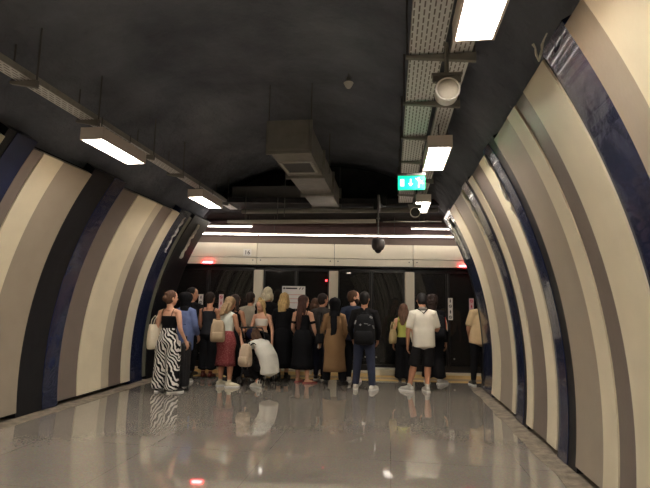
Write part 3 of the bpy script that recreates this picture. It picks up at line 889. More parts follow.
        loft(bm, pts, [Rr(t) for t in tt], n=n)
    def foot(self, bm, k, inf=0., shoe=False):
        s = self.s; y = math.radians(self.fyaw[k]); a = self.an[k]
        fz = self.ft[k][2]
        fw = V((math.sin(-y), math.cos(-y), 0)); sd = V((fw.y, -fw.x, 0))
        base = V((a.x, a.y, fz))
        g = lambda f, z: base + fw*f*s + V((0, 0, z*s))
        if shoe:
            pts = [g(-.036, .02), g(-.028, .027), g(0, .03), g(.03, .0265), g(.07, .021), g(.1, .017), g(.115, .013)]
            rx = [.014, .0205, .0225, .0225, .0255, .022, .01]; rz = [.018, .026, .0295, .026, .0195, .0145, .008]
        else:
            pts = [g(-.03, .018), g(-.015, .022), g(.01, .028), g(.04, .02), g(.075, .013), g(.1, .009)]
            rx = [.012, .018, .02, .02, .022, .014]; rz = [.013, .021, .024, .019, .012, .008]
        loft(bm, pts, [v*s+inf for v in rx], [v*s+inf for v in rz], 12, side=sd)
        loft(bm, [a + V((0, 0, .03*s)), g(.0, .03)], [.022*s+inf, .023*s+inf], n=12)
    def sole(self, bm, k):
        s = self.s; y = math.radians(self.fyaw[k]); a = self.an[k]; fz = self.ft[k][2]
        fw = V((math.sin(-y), math.cos(-y), 0)); sd = V((fw.y, -fw.x, 0)); base = V((a.x, a.y, fz))
        outl = [(-.052, 0), (-.045, .019), (-.02, .025), (.03, .025), (.07, .029), (.1, .025), (.122, .012), (.126, 0)]
        loop = [(f, w_) for f, w_ in outl] + [(f, -w_) for f, w_ in reversed(outl[1:-1])]
        lo = [bm.verts.new(base+fw*f*s+sd*w_*s+V((0, 0, .001))) for f, w_ in loop]; hi = [bm.verts.new(base+fw*f*s*.98+sd*w_*s*.96+V((0, 0, .014*s))) for f, w_ in loop]
        n = len(loop)
        for i in range(n): bm.faces.new((lo[i], lo[(i+1) % n], hi[(i+1) % n], hi[i]))
        bm.faces.new(hi); bm.faces.new(list(reversed(lo)))
    def head(self, bm):
        s = self.hs; H = self.HT
        sec = [(-.006, .016, .02, .03), (.006, .026, .031, .024), (.022, .034, .042, .014), (.045, .0405, .05, .006), (.07, .044, .0555, .002), (.092, .042, .053, 0), (.11, .033, .042, -.002), (.122, .018, .024, -.003)]
        loft(bm, [H((0, p[3], p[0])) for p in sec], [p[1]*s for p in sec], [p[2]*s for p in sec], 18, side=(self.H.to_3x3() @ V((1, 0, 0))))
        q = self.H.to_3x3()
        loft(bm, [H((0, .045, .068)), H((0, .055, .058)), H((0, .062, .045)), H((0, .05, .038))], [.006*s, .0075*s, .0095*s, .008*s], n=8, side=q @ V((1, 0, 0)))
        for k in (-1, 1):
            loft(bm, [H((k*.042, -.002, .04)), H((k*.0455, -.004, .052)), H((k*.045, -.004, .064))], [.004*s, .0055*s, .005*s], [.009*s, .013*s, .01*s], 8, side=q @ V((1, 0, 0)))
        # brow and lips, chin
        loft(bm, [H((-.03, .046, .072)), H((0, .053, .074)), H((.03, .046, .072))], [.005*s]*3, n=8, side=(0, 0, 1))
        loft(bm, [H((-.014, .05, .024)), H((0, .056, .025)), H((.014, .05, .024))], [.0045*s]*3, n=8, side=(0, 0, 1))
        loft(bm, [self.T((0, -.008, .80)), self.T((0, -.004, .835)), H((0, -.006, .0)), H((0, -.002, .03))], [.036*s, .0305*s, .03*s, .032*s], n=14, side=q @ V((1, 0, 0)))

def make_body(F, root, tone, legs='feet'):
    bm = bmesh.new()
    F.torso(bm, .452, .825, 0)
    for k in (-1, 1):
        F.arm(bm, k, 0, 2, 0); F.hand(bm, k)
        F.leg(bm, k, 0, 2, 0); F.foot(bm, k)
    F.head(bm)
    o = fuse('body', bm, skin_mats(tone), .0085, root, 2)
    # eyes and lips as materials of the one skin
    s = F.hs
    inv = F.H.inverted()
    for p in o.data.polygons:
        c = inv @ p.center / s
        if c.y > .038 and abs(c.x) < .04 and .01 < c.z < .08:
            for k in (-1, 1):
                dx, dz = c.x-k*.0175, c.z-.06
                if (dx/.0085)**2+(dz/.0045)**2 < 1: p.material_index = 1 if abs(dx) < .0042 else 3
            if (c.x/.0155)**2+((c.z-.0245)/.005)**2 < 1 and c.y > .047: p.material_index = 2
    return o

def garment_top(F, root, name, m, z0, z1=.828, inf=.013, sleeve=0., sinf=None, loose=0., voxel=.012, label=None):
    bm = bmesh.new()
    F.torso(bm, z0, z1, inf, loose=loose)
    if sleeve > 0:
        for k in (-1, 1): F.arm(bm, k, 0, sleeve, inf if sinf is None else sinf)
    elif z1 > .8:
        for k in (-1, 1): loft(bm, [F.T((k*.04, -.003, .793)), F.T((k*.082, -.004, .783))], [.036*F.s, .036*F.s], n=12)
    o = fuse(name, bm, m, voxel, root)
    if label: o['label'] = label
    return o

def trousers(F, root, m, profile=None, t1=1.97, waist=.6, name='trousers', inf=.01, label=None, pel=1.0):
    bm = bmesh.new()
    F.torso(bm, .455, waist, inf+.002)
    for k in (-1, 1): F.leg(bm, k, 0, t1, inf, profile)
    o = fuse(name, bm, m, .012, root)
    if label: o['label'] = label
    return o

def skirt(F, root, m, z_w, z_h, rw, rh, name='skirt', k=7, amp=.06, label=None, ratio=.86):
    s = F.s; bm = bmesh.new()
    n = 9; pts, rx, ry = [], [], []
    fxm = (F.an[-1]+F.an[1])/2
    for i in range(n):
        t = i/(n-1); z = z_w+(z_h-z_w)*t
        top = F.T((0, -.002, z)) if z > .5 else None
        p = top if top is not None else V((F.P.x+(fxm.x-F.P.x)*max(0, (.5-z)/.5), F.P.y+(fxm.y-F.P.y)*max(0, (.5-z)/.5), z*s))
        hipb = math.exp(-((z-.49)/.07)**2)*.024
        pts.append(p); r = rw+(rh-rw)*t**.8+hipb; rx.append(r*s); ry.append(r*s*ratio)
    loft(bm, pts, rx, ry, 36, wav=(k, amp, 3), tip=(.2, -.2))
    o = mesh_obj(name, bm, m, root, True)
    if label: o['label'] = label
    return o

def shoes(F, root, m, ms=None, name='shoe', label=None):
    for k in (-1, 1):
        bm = bmesh.new(); F.foot(bm, k, .003, True)
        o = fuse(name, bm, m, .007, root, 2)
        if label: o['label'] = label
        if ms:
            bm = bmesh.new(); F.sole(bm, k); mesh_obj('sole', bm, ms, o)

def sandals(F, root, m):
    for k in (-1, 1):
        bm = bmesh.new(); F.sole(bm, k); o = mesh_obj('sandal', bm, m, root)
        s = F.s; a = F.an[k]; y = math.radians(F.fyaw[k]); fw = V((math.sin(-y), math.cos(-y), 0)); sd = V((fw.y, -fw.x, 0)); base = V((a.x, a.y, F.ft[k][2]))
        bm = bmesh.new()
        tube(bm, [base+fw*.06*s+sd*.03*s+V((0, 0, .01)), base+fw*.065*s+V((0, 0, .034*s)), base+fw*.06*s-sd*.03*s+V((0, 0, .01))], .006, 8)
        mesh_obj('strap', bm, m, o)

def hair_cap(F, bm, g=1.0, dy=-.008, dz=.0):
    H = F.HT; s = F.hs
    sec = [(.012, .03, .03, -.03), (.035, .042, .046, -.02), (.06, .048, .056, -.012), (.085, .0485, .0585, -.007), (.105, .042, .052, -.004), (.122, .028, .035, -.002), (.13, .012, .015, -.002)]
    loft(bm, [H((0, p[3]+dy+.008, p[0]+dz)) for p in sec], [p[1]*s*g for p in sec], [p[2]*s*g for p in sec], 18, side=F.H.to_3x3() @ V((1, 0, 0)))

def hair(F, root, style, m, length=.2, label=None):
    s = F.hs; H = F.HT; bm = bmesh.new(); sd = F.H.to_3x3() @ V((1, 0, 0))
    if style == 'short':
        hair_cap(F, bm)
    elif style == 'bun':
        hair_cap(F, bm)
        loft(bm, [H((0, -.045, .05)), H((.004, -.06, .052)), H((.008, -.074, .052)), H((.008, -.082, .05))], [.016*s, .027*s, .027*s, .012*s], n=12, side=sd)
        for dx in (-.012, .01, .02): tube(bm, [H((dx, -.055, .1)), H((dx*1.6, -.085, .118)), H((dx*2, -.075, .13))], .006, 6)
    elif style == 'topknot':
        hair_cap(F, bm); loft(bm, [H((0, -.01, .12)), H((0, -.014, .14)), H((0, -.018, .155))], [.024*s, .026*s, .012*s], n=12, side=sd)
        for k in (-1, 1): loft(bm, [H((k*.04, .008, .08)), H((k*.049, .01, .04)), H((k*.052, .012, .0)), H((k*.055, .014, -.05)), H((k*.05, .018, -.09))], [.012*s, .014*s, .014*s, .012*s, .006*s], n=10, side=sd)
    elif style in ('long', 'bob', 'wavy'):
        hair_cap(F, bm, 1.03)
        L = length
        n = 7; pts = []; rx = []; ry = []
        for i in range(n):
            t = i/(n-1)
            z = .07-(L+.07)*t
            pts.append(H((0, -.03-.022*min(1, t*2), .07)) if i == 0 else H((.004*math.sin(i*2.1), -.03-.022*min(1, t*2.0), z)))
            wdt = (.047+.008*math.sin(PI*min(1, t*1.2))) if style != 'long' else (.046+.006*math.sin(PI*t)-.02*t*t)
            rx.append(wdt*s); ry.append((.028-.01*t)*s)
        loft(bm, pts, rx, ry, 22, side=sd, wav=(9, .14, 1))
        for k in (-1, 1):
            e = -.02-L*.45
            loft(bm, [H((k*.04, -.012, .075)), H((k*.05, -.012, .04)), H((k*.051, -.014, 0)), H((k*.046, -.02, e))], [.012*s, .016*s, .017*s, .008*s], n=10, side=sd)
    elif style == 'curly':
        hair_cap(F, bm, 1.12)
        rnd = random.Random(3)
        for i in range(190):
            a = rnd.uniform(0, 2*PI); z = rnd.uniform(-.02, .12)
            if math.sin(a) > .35 and z < .085: continue
            rr = .05*math.sqrt(max(.1, 1-((z-.06)/.09)**2))
            ball(bm, H((rr*math.cos(a)*1.02, -.012+rr*1.15*math.sin(a), z)), (.0105*s, .0105*s, .0105*s), 8)
        loft(bm, [H((0, -.03, .03)), H((0, -.04, -.02)), H((0, -.042, -.06))], [.045*s, .042*s, .02*s], [.03*s, .025*s, .014*s], 14, side=sd)
    o = fuse('hair', bm, m, .008, root, 2 if style != 'curly' else 1)
    if label: o['label'] = label
    return o

def hijab(F, root, m, tail=True):
    s = F.s; H = F.HT; bm = bmesh.new(); sd = F.H.to_3x3() @ V((1, 0, 0))
    hair_cap(F, bm, 1.36, dz=.0)
    loft(bm, [H((0, -.012, .06)), H((0, -.01, .02)), H((0, -.004, -.02)), F.T((0, -.006, .825)), F.T((0, -.008, .79))], [.062*s, .06*s, .056*s, .066*s, .082*s], [.064*s, .06*s, .054*s, .052*s, .058*s], 18, side=sd)
    if tail:
        loft(bm, [F.T((-.01, -.045, .84)), F.T((-.008, -.068, .79)), F.T((-.006, -.078, .72)), F.T((-.002, -.082, .64)), F.T((-.012, -.084, .56)), F.T((-.02, -.084, .525))], [.034*s, .042*s, .042*s, .038*s, .032*s, .018*s], [.016*s, .014*s, .011*s, .01*s, .009*s, .006*s], 14)
    return fuse('headscarf', bm, m, .009, root, 3)

def beard(F, root, m):
    s = F.hs; H = F.HT; bm = bmesh.new(); sd = F.H.to_3x3() @ V((1, 0, 0))
    loft(bm, [H((0, .034, -.008)), H((0, .031, .006)), H((0, .024, .02)), H((0, .012, .036))], [.02*s, .031*s, .037*s, .041*s], [.018*s, .029*s, .034*s, .036*s], 16, side=sd)
    return fuse('beard', bm, m, .007, root, 2)

def straps(F, root, m, w=.006, xs=(-.055, .055), z_low=.73, name='strap'):
    for x_ in xs:
        bm = bmesh.new(); s = F.s
        tube(bm, [F.T((x_*.9, -.062, z_low)), F.T((x_, -.056, .78)), F.T((x_, -.03, .812)), F.T((x_, .0, .822)), F.T((x_, .04, .8)), F.T((x_*.9, .062, z_low))], w, 8)
        mesh_obj(name, bm, m, root)

def person(name_label, loc, rot):
    return thing('person', name_label, 'person', (loc[0], loc[1], .0), math.radians(rot), 'people waiting at the platform doors')

def backpack(label, loc, rotz, m, w=.3, h=.44, dpt=.17, mats=None, pocket=True, strap_m=None, detail=None, soft=.05, tilt=0):
    t = thing('backpack', label, 'backpack', loc, rotz)
    bm = bmesh.new(); n = 9
    rowz = [0, .04, .12, .25, .4, .6, .78, .92, 1.0]; rw = [.8, .95, 1, 1.02, 1.0, .97, .9, .72, .35]; rd = [.7, .95, 1.05, 1.1, 1.05, .95, .85, .65, .3]
    # superellipse body
    rings = []
    for z, a, b in zip(rowz, rw, rd):
        ring = []
        for k in range(28):
            th = 2*PI*k/28; c, s_ = math.cos(th), math.sin(th)
            X = math.copysign(abs(c)**.5, c)*w/2*a; Y = math.copysign(abs(s_)**.6, s_)*dpt/2*b
            ring.append(bm.verts.new((X, Y-.0, z*h)))
        rings.append(ring)
    for p, q in zip(rings, rings[1:]):
        for k in range(28): bm.faces.new((p[k], p[(k+1) % 28], q[(k+1) % 28], q[k]))
    bm.faces.new(list(reversed(rings[0]))); bm.faces.new(rings[-1])
    mesh_obj('main_bag', bm, m, t, True)
    if pocket:
        bm = bmesh.new(); rings = []
        for z, a, b in ((.08, .7, .5), (.1, .8, .9), (.25, .82, 1), (.4, .8, .9), (.46, .7, .5)):
            ring = []
            for k in range(24):
                th = 2*PI*k/24; c, s_ = math.cos(th), math.sin(th)
                ring.append(bm.verts.new((math.copysign(abs(c)**.5, c)*w/2*a, -dpt*.5+math.copysign(abs(s_)**.6, s_)*.045*b, z*h)))
            rings.append(ring)
        for p, q in zip(rings, rings[1:]):
            for k in range(24): bm.faces.new((p[k], p[(k+1) % 24], q[(k+1) % 24], q[k]))
        bm.faces.new(list(reversed(rings[0]))); bm.faces.new(rings[-1])
        mesh_obj('front_pocket', bm, m, t, True)
    sm = strap_m or m
    for k in (-1, 1):
        bm = bmesh.new()
        loft(bm, [(k*w*.28, dpt*.35, h*.93), (k*w*.3, dpt*.6+.04, h*1.02), (k*w*.34, dpt*.6+.13, h*.9), (k*w*.38, dpt*.6+.15, h*.6), (k*w*.42, dpt*.6+.06, h*.28), (k*w*.4, dpt*.4, h*.12)], [.022]*6, [.007]*6, 10)
        mesh_obj('shoulder_strap', bm, sm, t, True)
    bm = bmesh.new(); tube(bm, [(-.04, dpt*.3, h*.97), (-.035, dpt*.3, h*1.05), (.035, dpt*.3, h*1.05), (.04, dpt*.3, h*.97)], .008, 8)
    mesh_obj('grab_handle', bm, sm, t, True)
    return t

def bag(label, loc, rotz, m, w, h, dpt, strap, name='handbag', cat='bag', sm=None):
    t = thing(name, label, cat, loc, rotz)
    bm = bmesh.new(); rings = []
    for z, a, b in ((0, .86, .8), (.05, .95, 1), (.3, 1, 1.15), (.7, .97, .95), (.95, .93, .6), (1, .92, .45)):
        ring = []
        for k in range(28):
            th = 2*PI*k/28; c, s_ = math.cos(th), math.sin(th)
            ring.append(bm.verts.new((math.copysign(abs(c)**.4, c)*w/2*a, math.copysign(abs(s_)**.6, s_)*dpt/2*b, z*h)))
        rings.append(ring)
    for p, q in zip(rings, rings[1:]):
        for k in range(28): bm.faces.new((p[k], p[(k+1) % 28], q[(k+1) % 28], q[k]))
    bm.faces.new(list(reversed(rings[0]))); bm.faces.new(rings[-1])
    mesh_obj('bag_body', bm, m, t, True)
    for sx in (-1, 1):
        bm = bmesh.new()
        loft(bm, [(-w*.3, sx*dpt*.2, h*.95), (-w*.22, sx*dpt*.25, h+strap*.5), (0, sx*dpt*.2, h+strap), (w*.22, sx*dpt*.25, h+strap*.5), (w*.3, sx*dpt*.2, h*.95)], [.01]*5, [.004]*5, 8, side=(0, 1, 0))
        mesh_obj('strap', bm, sm or m, t, True)
    return t

blk = cloth('black_cloth', (22, 22, 25)); blk2 = cloth('black_knit', (30, 29, 31)); blkshoe = mat('black_leather', (18, 18, 19), .4, .5)
whsh = mat('white_trainer', (222, 218, 208), .6, .3); rub = mat('rubber_sole_white', (232, 230, 224), .6); gsh = mat('grey_trainer', (188, 184, 176), .65, .3, noise=(40, .2))
hb_black = hair_mat('hair_black', (24, 20, 19)); hb_dkbr = hair_mat('hair_dark_brown', (44, 32, 26)); hb_br = hair_mat('hair_brown', (88, 62, 44)); hb_ginger = hair_mat('hair_auburn', (88, 60, 44))
hb_blond = hair_mat('hair_blonde', (190, 160, 108)); hb_dirty = hair_mat('hair_ash_blonde', (150, 124, 92)); hb_white = hair_mat('hair_white', (208, 198, 168), .25); hb_curl = hair_mat('hair_curly_brown', (52, 38, 33))
wide = [(0, .062), (.3, .06), (1, .058), (1.6, .064), (2.0, .07), (2.2, .07)]
slim = None

# 1 zebra trousers
F1 = Fig(1.63, head_yaw=-35, arms={1: dict(el=(.045, -.03, -.165), wr=(.03, .07, -.12)), -1: dict(el=(-.035, -.02, -.178), wr=(-.005, .04, -.145))}, feet={-1: (-.14, .0, 0), 1: (.13, -.05, 0), 'yaw-1': 8, 'yaw1': -45})
r = person('woman in black strappy top and wide zebra-print trousers, white tote on her shoulder', (-3.62, 7.6), -4)
make_body(F1, r, 'light')
garment_top(F1, r, 'camisole', blk, .575, .745, .012); straps(F1, r, blk, .005)
trousers(F1, r, zebra_mat(), [(0, .078), (.3, .08), (1, .072), (1.6, .068), (2.0, .07), (2.2, .07)], 2.05, .615, inf=.018)
shoes(F1, r, blkshoe, rub); hair(F1, r, 'bun', hb_ginger)
bag('white canvas tote hanging from the shoulder of the woman in zebra trousers', (-3.84, 7.57, .68), math.radians(75), mat('canvas_white', (222, 212, 190), .85, .15, noise=(8, .06)), .3, .4, .12, .14, 'tote_bag')
# suitcase
t = thing('suitcase', 'tall black suitcase standing upright beside the woman in zebra trousers', 'suitcase', (-3.44, 7.9, 0), math.radians(23))
blackcase = mat('case_black_shell', (34, 34, 37), .45, .4, noise=(6, .1))
mesh_obj('shell', newbox((0, 0, .42), (.17, .4, .72), bev=.05), blackcase, t)
for k in range(4):
    mesh_obj('rib', newbox((-.06+.04*k, 0, .42), (.012, .43, .6), bev=.004), blackcase, t)
for sx in (-1, 1):
    for sy in (-1, 1):
        bm = bmesh.new(); cyl(bm, (sx*.06-.012, sy*.16, .03), (sx*.06+.012, sy*.16, .03), .03, 14); mesh_obj('wheel', bm, blackp, t)
        bm = bmesh.new(); box(bm, (sx*.06, sy*.16, .06), (.035, .04, .03)); mesh_obj('wheel_bracket', bm, blackp, t)
bm = bmesh.new(); tube(bm, [(0, -.07, .76), (0, -.07, .86), (0, -.05, .875), (0, .05, .875), (0, .07, .86), (0, .07, .76)], .011, 8); mesh_obj('pull_handle', bm, blackp, t)

# 2 denim jacket
F2 = Fig(1.63, head_yaw=-15, arms={1: dict(el=(.045, .01, -.17), wr=(-.02, .09, -.11)), -1: dict(el=(-.03, .02, -.17), wr=(.02, .07, -.12))})
r = person('woman in long blue denim jacket with a black headscarf, behind the suitcase', (-3.76, 8.52), -10)
denim = cloth('blue_denim', (104, 118, 160), .12, 16)
make_body(F2, r, 'light'); garment_top(F2, r, 'denim_jacket', denim, .36, .83, .04, 1.75, .02, loose=1.1)
bm = bmesh.new(); tube(bm, [F2.T((-.085, -.105, .645)), F2.T((0, -.112, .63)), F2.T((.085, -.105, .645))], .008, 8); mesh_obj('back_tab', bm, cloth('denim_dark_seam', (58, 74, 118)), r)
trousers(F2, r, cloth('charcoal_trousers', (48, 50, 56))); shoes(F2, r, gsh, rub); hijab(F2, r, blk, False)

# 3 man behind
F3 = Fig(1.74, head_yaw=-75, female=False)
r = person('dark-haired person in dark clothes whose profile shows just right of the denim jacket woman', (-4.0, 9.35), 0)
make_body(F3, r, 'mid'); garment_top(F3, r, 'jacket', blk2, .46, .83, .02, 1.95, .012, loose=1.); trousers(F3, r, blk); shoes(F3, r, blkshoe, blackp); hair(F3, r, 'short', hb_black)

# 4 bare-backed woman
F4 = Fig(1.65, head_yaw=-10, arms={1: dict(el=(.03, .05, -.168), wr=(-.05, .1, -.09)), -1: dict(el=(-.03, .03, -.172), wr=(.02, .1, -.1))})
r = person('woman in low-backed charcoal top and long black skirt with short dark hair', (-3.55, 9.18), 0)
make_body(F4, r, 'mid'); garment_top(F4, r, 'low_backed_top', cloth('charcoal_top', (46, 46, 50)), .5, .775, .014); straps(F4, r, cloth('charcoal_top', (46, 46, 50)), .012, (-.07, .07), .76)
trousers(F4, r, blk, wide, 1.75, .6); shoes(F4, r, mat('dark_red_shoe', (96, 40, 34), .5), blackp); hair(F4, r, 'short', hb_dkbr)

# 5 red skirt
F5 = Fig(1.56, head_yaw=-30, head_pitch=18, arms={1: dict(el=(.03, .03, -.17), wr=(-.02, .13, -.01)), -1: dict(el=(-.035, .02, -.172), wr=(.02, .12, -.04))}, feet={-1: (-.1, .0, 0), 1: (.12, -.05, 0), 'yaw-1': -38, 'yaw1': -60})
r = person('woman in white sleeveless top and dotted red skirt, ash blonde hair', (-2.89, 8.36), -14)
make_body(F5, r, 'mid'); garment_top(F5, r, 'sleeveless_top', cloth('pale_mint_top', (206, 210, 200), .05), .55, .828, .016)
skirt(F5, r, dotted_mat('red_dotted_skirt', (126, 60, 62), (186, 128, 120)), .615, .225, .075, .118, amp=.05)
shoes(F5, r, mat('cream_trainer', (214, 206, 180), .6), rub); hair(F5, r, 'bob', hb_dirty, .085)
backpack('beige cloth backpack slung behind the woman in the red skirt', (-3.0, 8.19, .77), math.radians(18), mat('beige_pack_cloth', (168, 148, 122), .85, .15, noise=(9, .15)), .25, .38, .16)

# 6 woman behind in black tank
F6 = Fig(1.61, head_yaw=-20, arms={1: dict(el=(.03, .03, -.17), wr=(-.02, .1, -.1))})
r = person('woman with dark brown hair in black tank top, partly behind the red skirt woman', (-2.99, 9.05), -8)
make_body(F6, r, 'mid'); garment_top(F6, r, 'tank_top', blk, .5, .79, .013); straps(F6, r, blk, .014, (-.06, .06), .78); trousers(F6, r, blk, wide); shoes(F6, r, blkshoe, blackp); hair(F6, r, 'long', hb_dkbr, .07)

# 7 man in pale shirt
F7 = Fig(1.68, head_yaw=-20, female=False)
r = person('short-haired man in pale stone shirt, between the tank top woman and the white bandeau woman', (-2.92, 9.85), 0)
make_body(F7, r, 'mid'); garment_top(F7, r, 'shirt', cloth('stone_shirt', (176, 168, 150), .06), .45, .83, .018, .8, loose=1.); trousers(F7, r, cloth('charcoal_trousers', (48, 50, 56))); shoes(F7, r, blkshoe, blackp); hair(F7, r, 'short', hb_dkbr)

# 8 blonde facing the viewer
F8 = Fig(1.53, head_yaw=-25, head_pitch=22, arms={-1: dict(el=(-.05, .0, -.17), wr=(-.02, .05, -.145)), 1: dict(el=(.05, .02, -.17), wr=(.03, .07, -.13))})
r = person('blonde woman in white bandeau top turned towards the viewer and looking down', (-2.52, 9.33), 172)
make_body(F8, r, 'light'); garment_top(F8, r, 'bandeau_top', cloth('white_bandeau', (226, 218, 206), .05), .665, .752, .012)
skirt(F8, r, cloth('nude_skirt', (196, 164, 138), .06), .61, .1, .072, .1, amp=.05); shoes(F8, r, whsh, rub); hair(F8, r, 'topknot', hb_blond)

# 9 crouching
F9 = Fig(1.62, lean=8, hunch=50, pel=(0, -.16, .38), head_pitch=10, head_yaw=10, arms={1: dict(el=(.04, .1, -.13), wr=(-.02, .12, -.02)), -1: dict(el=(-.02, .14, -.06), wr=(0, .05, .14))},
         feet={-1: (-.08, .0, 0), 1: (.1, .1, 0), 'yaw-1': 0, 'yaw1': -12}, knees={-1: (-.1, .2, .36), 1: (.13, .29, .42)})
r = person('crouching woman in loose white T-shirt, dark cap and brown hair, bent towards the stroller', (-2.24, 8.42), 62)
make_body(F9, r, 'light'); garment_top(F9, r, 'tee_shirt', cloth('white_tee', (214, 212, 202), .05), .43, .828, .03, .75, .022, loose=1.2)
trousers(F9, r, blk, None, 1.8, .6); shoes(F9, r, whsh, rub)
hair(F9, r, 'long', hb_br, .13)
bm = bmesh.new(); hair_cap(F9, bm, 1.16, dy=.012, dz=.004); loft(bm, [F9.HT((0, .04, .088)), F9.HT((0, .085, .078))], [.035*1.6, .026*1.6], [.006, .004], 12, side=F9.H.to_3x3() @ V((1, 0, 0))); fuse('cap', bm, dotted_mat('navy_cap', (28, 28, 50), (54, 54, 86)), .008, r, 2)

# 10 stroller
t = thing('stroller', 'dark folding baby stroller between the red skirt woman and the crouching woman', 'stroller', (-2.42, 8.78, 0), math.radians(-4))
tubem = mat('stroller_tube', (46, 46, 50), .35, .5, metal=.5)
for k in (-1, 1):
    bm = bmesh.new(); tube(bm, [(k*.2, -.42, 1.02), (k*.2, -.36, .98), (k*.2, -.1, .6), (k*.2, .3, .1)], .013, 8); mesh_obj('frame_tube', bm, tubem, t)
    bm = bmesh.new(); tube(bm, [(k*.2, -.36, .09), (k*.2, -.12, .5), (k*.2, -.1, .62)], .013, 8); mesh_obj('rear_leg', bm, tubem, t)
    for y in (-.38, .32):
        for dx in (-.02, .02):
            bm = bmesh.new(); M = Matrix.Translation((k*.2+dx, y, .085)) @ Matrix.Rotation(PI/2, 4, 'Y')
            tube(bm, [M @ V((.07*math.cos(a*PI/10), .07*math.sin(a*PI/10), 0)) for a in range(21)], .013, 6); wh = mesh_obj('wheel', bm, blackp, t)
            bm = bmesh.new(); cyl(bm, (k*.2+dx-.012, y, .085), (k*.2+dx+.012, y, .085), .03, 12); mesh_obj('hub', bm, steel, wh)
bm = bmesh.new(); tube(bm, [(-.2, -.42, 1.02), (0, -.44, 1.03), (.2, -.42, 1.02)], .016, 8); mesh_obj('push_handle', bm, blackp, t)
bm = bmesh.new(); loft(bm, [(0, .26, .34), (0, .14, .38), (0, -.02, .4), (0, -.1, .5), (0, -.2, .78)], [.17, .18, .18, .18, .16], [.035, .04, .045, .04, .03], 16); mesh_obj('seat', bm, blk2, t, True)
bm = bmesh.new()
rows = []
for i in range(9):
    a = -.3+1.5*i/8
    c = V((0, -.14+.3*math.sin(a), .68+.3*math.cos(a)))
    rows.append([bm.verts.new((-.2, -.14, .66)), bm.verts.new((-.19, c.y, c.z-.05)), bm.verts.new((0, c.y*1.02, c.z)), bm.verts.new((.19, c.y, c.z-.05)), bm.verts.new((.2, -.14, .66))])
for p, q in zip(rows, rows[1:]):
    for k in range(4): bm.faces.new((p[k], p[k+1], q[k+1], q[k]))
bmesh.ops.remove_doubles(bm, verts=bm.verts, dist=.0005)
o = mesh_obj('canopy', bm, blk, t, True); sm_ = o.modifiers.new('t', 'SOLIDIFY'); sm_.thickness = .008
mesh_obj('basket', newbox((0, -.08, .2), (.34, .4, .14), bev=.03), blk2, t)
mesh_obj('foot_rest', newbox((0, .27, .2), (.3, .1, .03), bev=.008), blackp, t)
backpack('pale beige changing backpack hung at the back of the stroller', (-2.46, 8.12, .38), math.radians(-14), mat('pale_beige_pack', (192, 172, 148), .85, .15, noise=(9, .12)), .22, .38, .15, strap_m=blk)

# 11 white-haired person
F11 = Fig(1.79, female=False, head_yaw=0)
r = person('white-haired person in black, standing right behind the blonde bandeau woman', (-2.56, 9.85), 0)
make_body(F11, r, 'mid'); garment_top(F11, r, 'jacket', blk, .46, .83, .02, 1.95, .012, loose=1.); trousers(F11, r, blk); shoes(F11, r, blkshoe, blackp); hair(F11, r, 'wavy', hb_white, .015)

# 12 blonde in black
F12 = Fig(1.67, head_yaw=-12, arms={1: dict(el=(.035, .02, -.172), wr=(-.03, .1, -.1)), -1: dict(el=(-.03, .02, -.172), wr=(.03, .1, -.1))})
r = person('woman with shoulder-length blonde hair in a long black coat', (-2.1, 9.42), 0)
make_body(F12, r, 'light'); garment_top(F12, r, 'blazer', blk, .5, .83, .022, 1.9, .014, loose=1.03)
skirt(F12, r, blk, .6, .13, .085, .12, 'long_skirt', amp=.04); shoes(F12, r, blkshoe, blackp); hair(F12, r, 'bob', hb_blond, .075)

# 13 black dress
F13 = Fig(1.62, head_yaw=-40, arms={1: dict(el=(.045, .0, -.172), wr=(.035, .06, -.135)), -1: dict(el=(-.035, .02, -.172), wr=(.02, .1, -.1))}, feet={-1: (-.1, .06, 0), 1: (.11, -.02, 0), 'yaw-1': -10, 'yaw1': -60})
r = person('woman with long brown hair in a black off-shoulder dress, phone in her right hand', (-1.65, 9.06), -8)
make_body(F13, r, 'light'); garment_top(F13, r, 'dress_bodice', blk, .5, .77, .014)
for k in (-1, 1):
    bm = bmesh.new(); F13.arm(bm, k, .22, .62, .016); fuse('off_shoulder_sleeve', bm, blk, .01, r)
straps(F13, r, blk, .006, (-.06, .06), .76)
skirt(F13, r, blk, .6, .16, .08, .135, 'dress_skirt', amp=.06)
sandals(F13, r, mat('coral_sandal', (150, 60, 52), .5)); hair(F13, r, 'long', hair_mat('hair_chestnut', (70, 44, 36)), .235)
hp = r.matrix_basis if False else Matrix.Translation((-1.65, 9.06, 0)) @ Matrix.Rotation(math.radians(-8), 4, 'Z')
ph = hp @ (F13.wr[1] + F13.hd[1]*.085 + V((-.012, .03, 0)))
t = thing('smartphone', 'white smartphone held in the hand of the woman in the black dress', 'phone', ph, math.radians(30))
t.rotation_euler = (.5, 0, .4)
mesh_obj('phone_case', newbox((0, 0, 0), (.072, .012, .145), bev=.004), white, t); mesh_obj('screen', newbox((0, .0065, 0), (.064, .002, .13)), blackp, t); mesh_obj('lens_bump', newbox((-.018, -.007, .05), (.025, .004, .025), bev=.001), blackp, t)

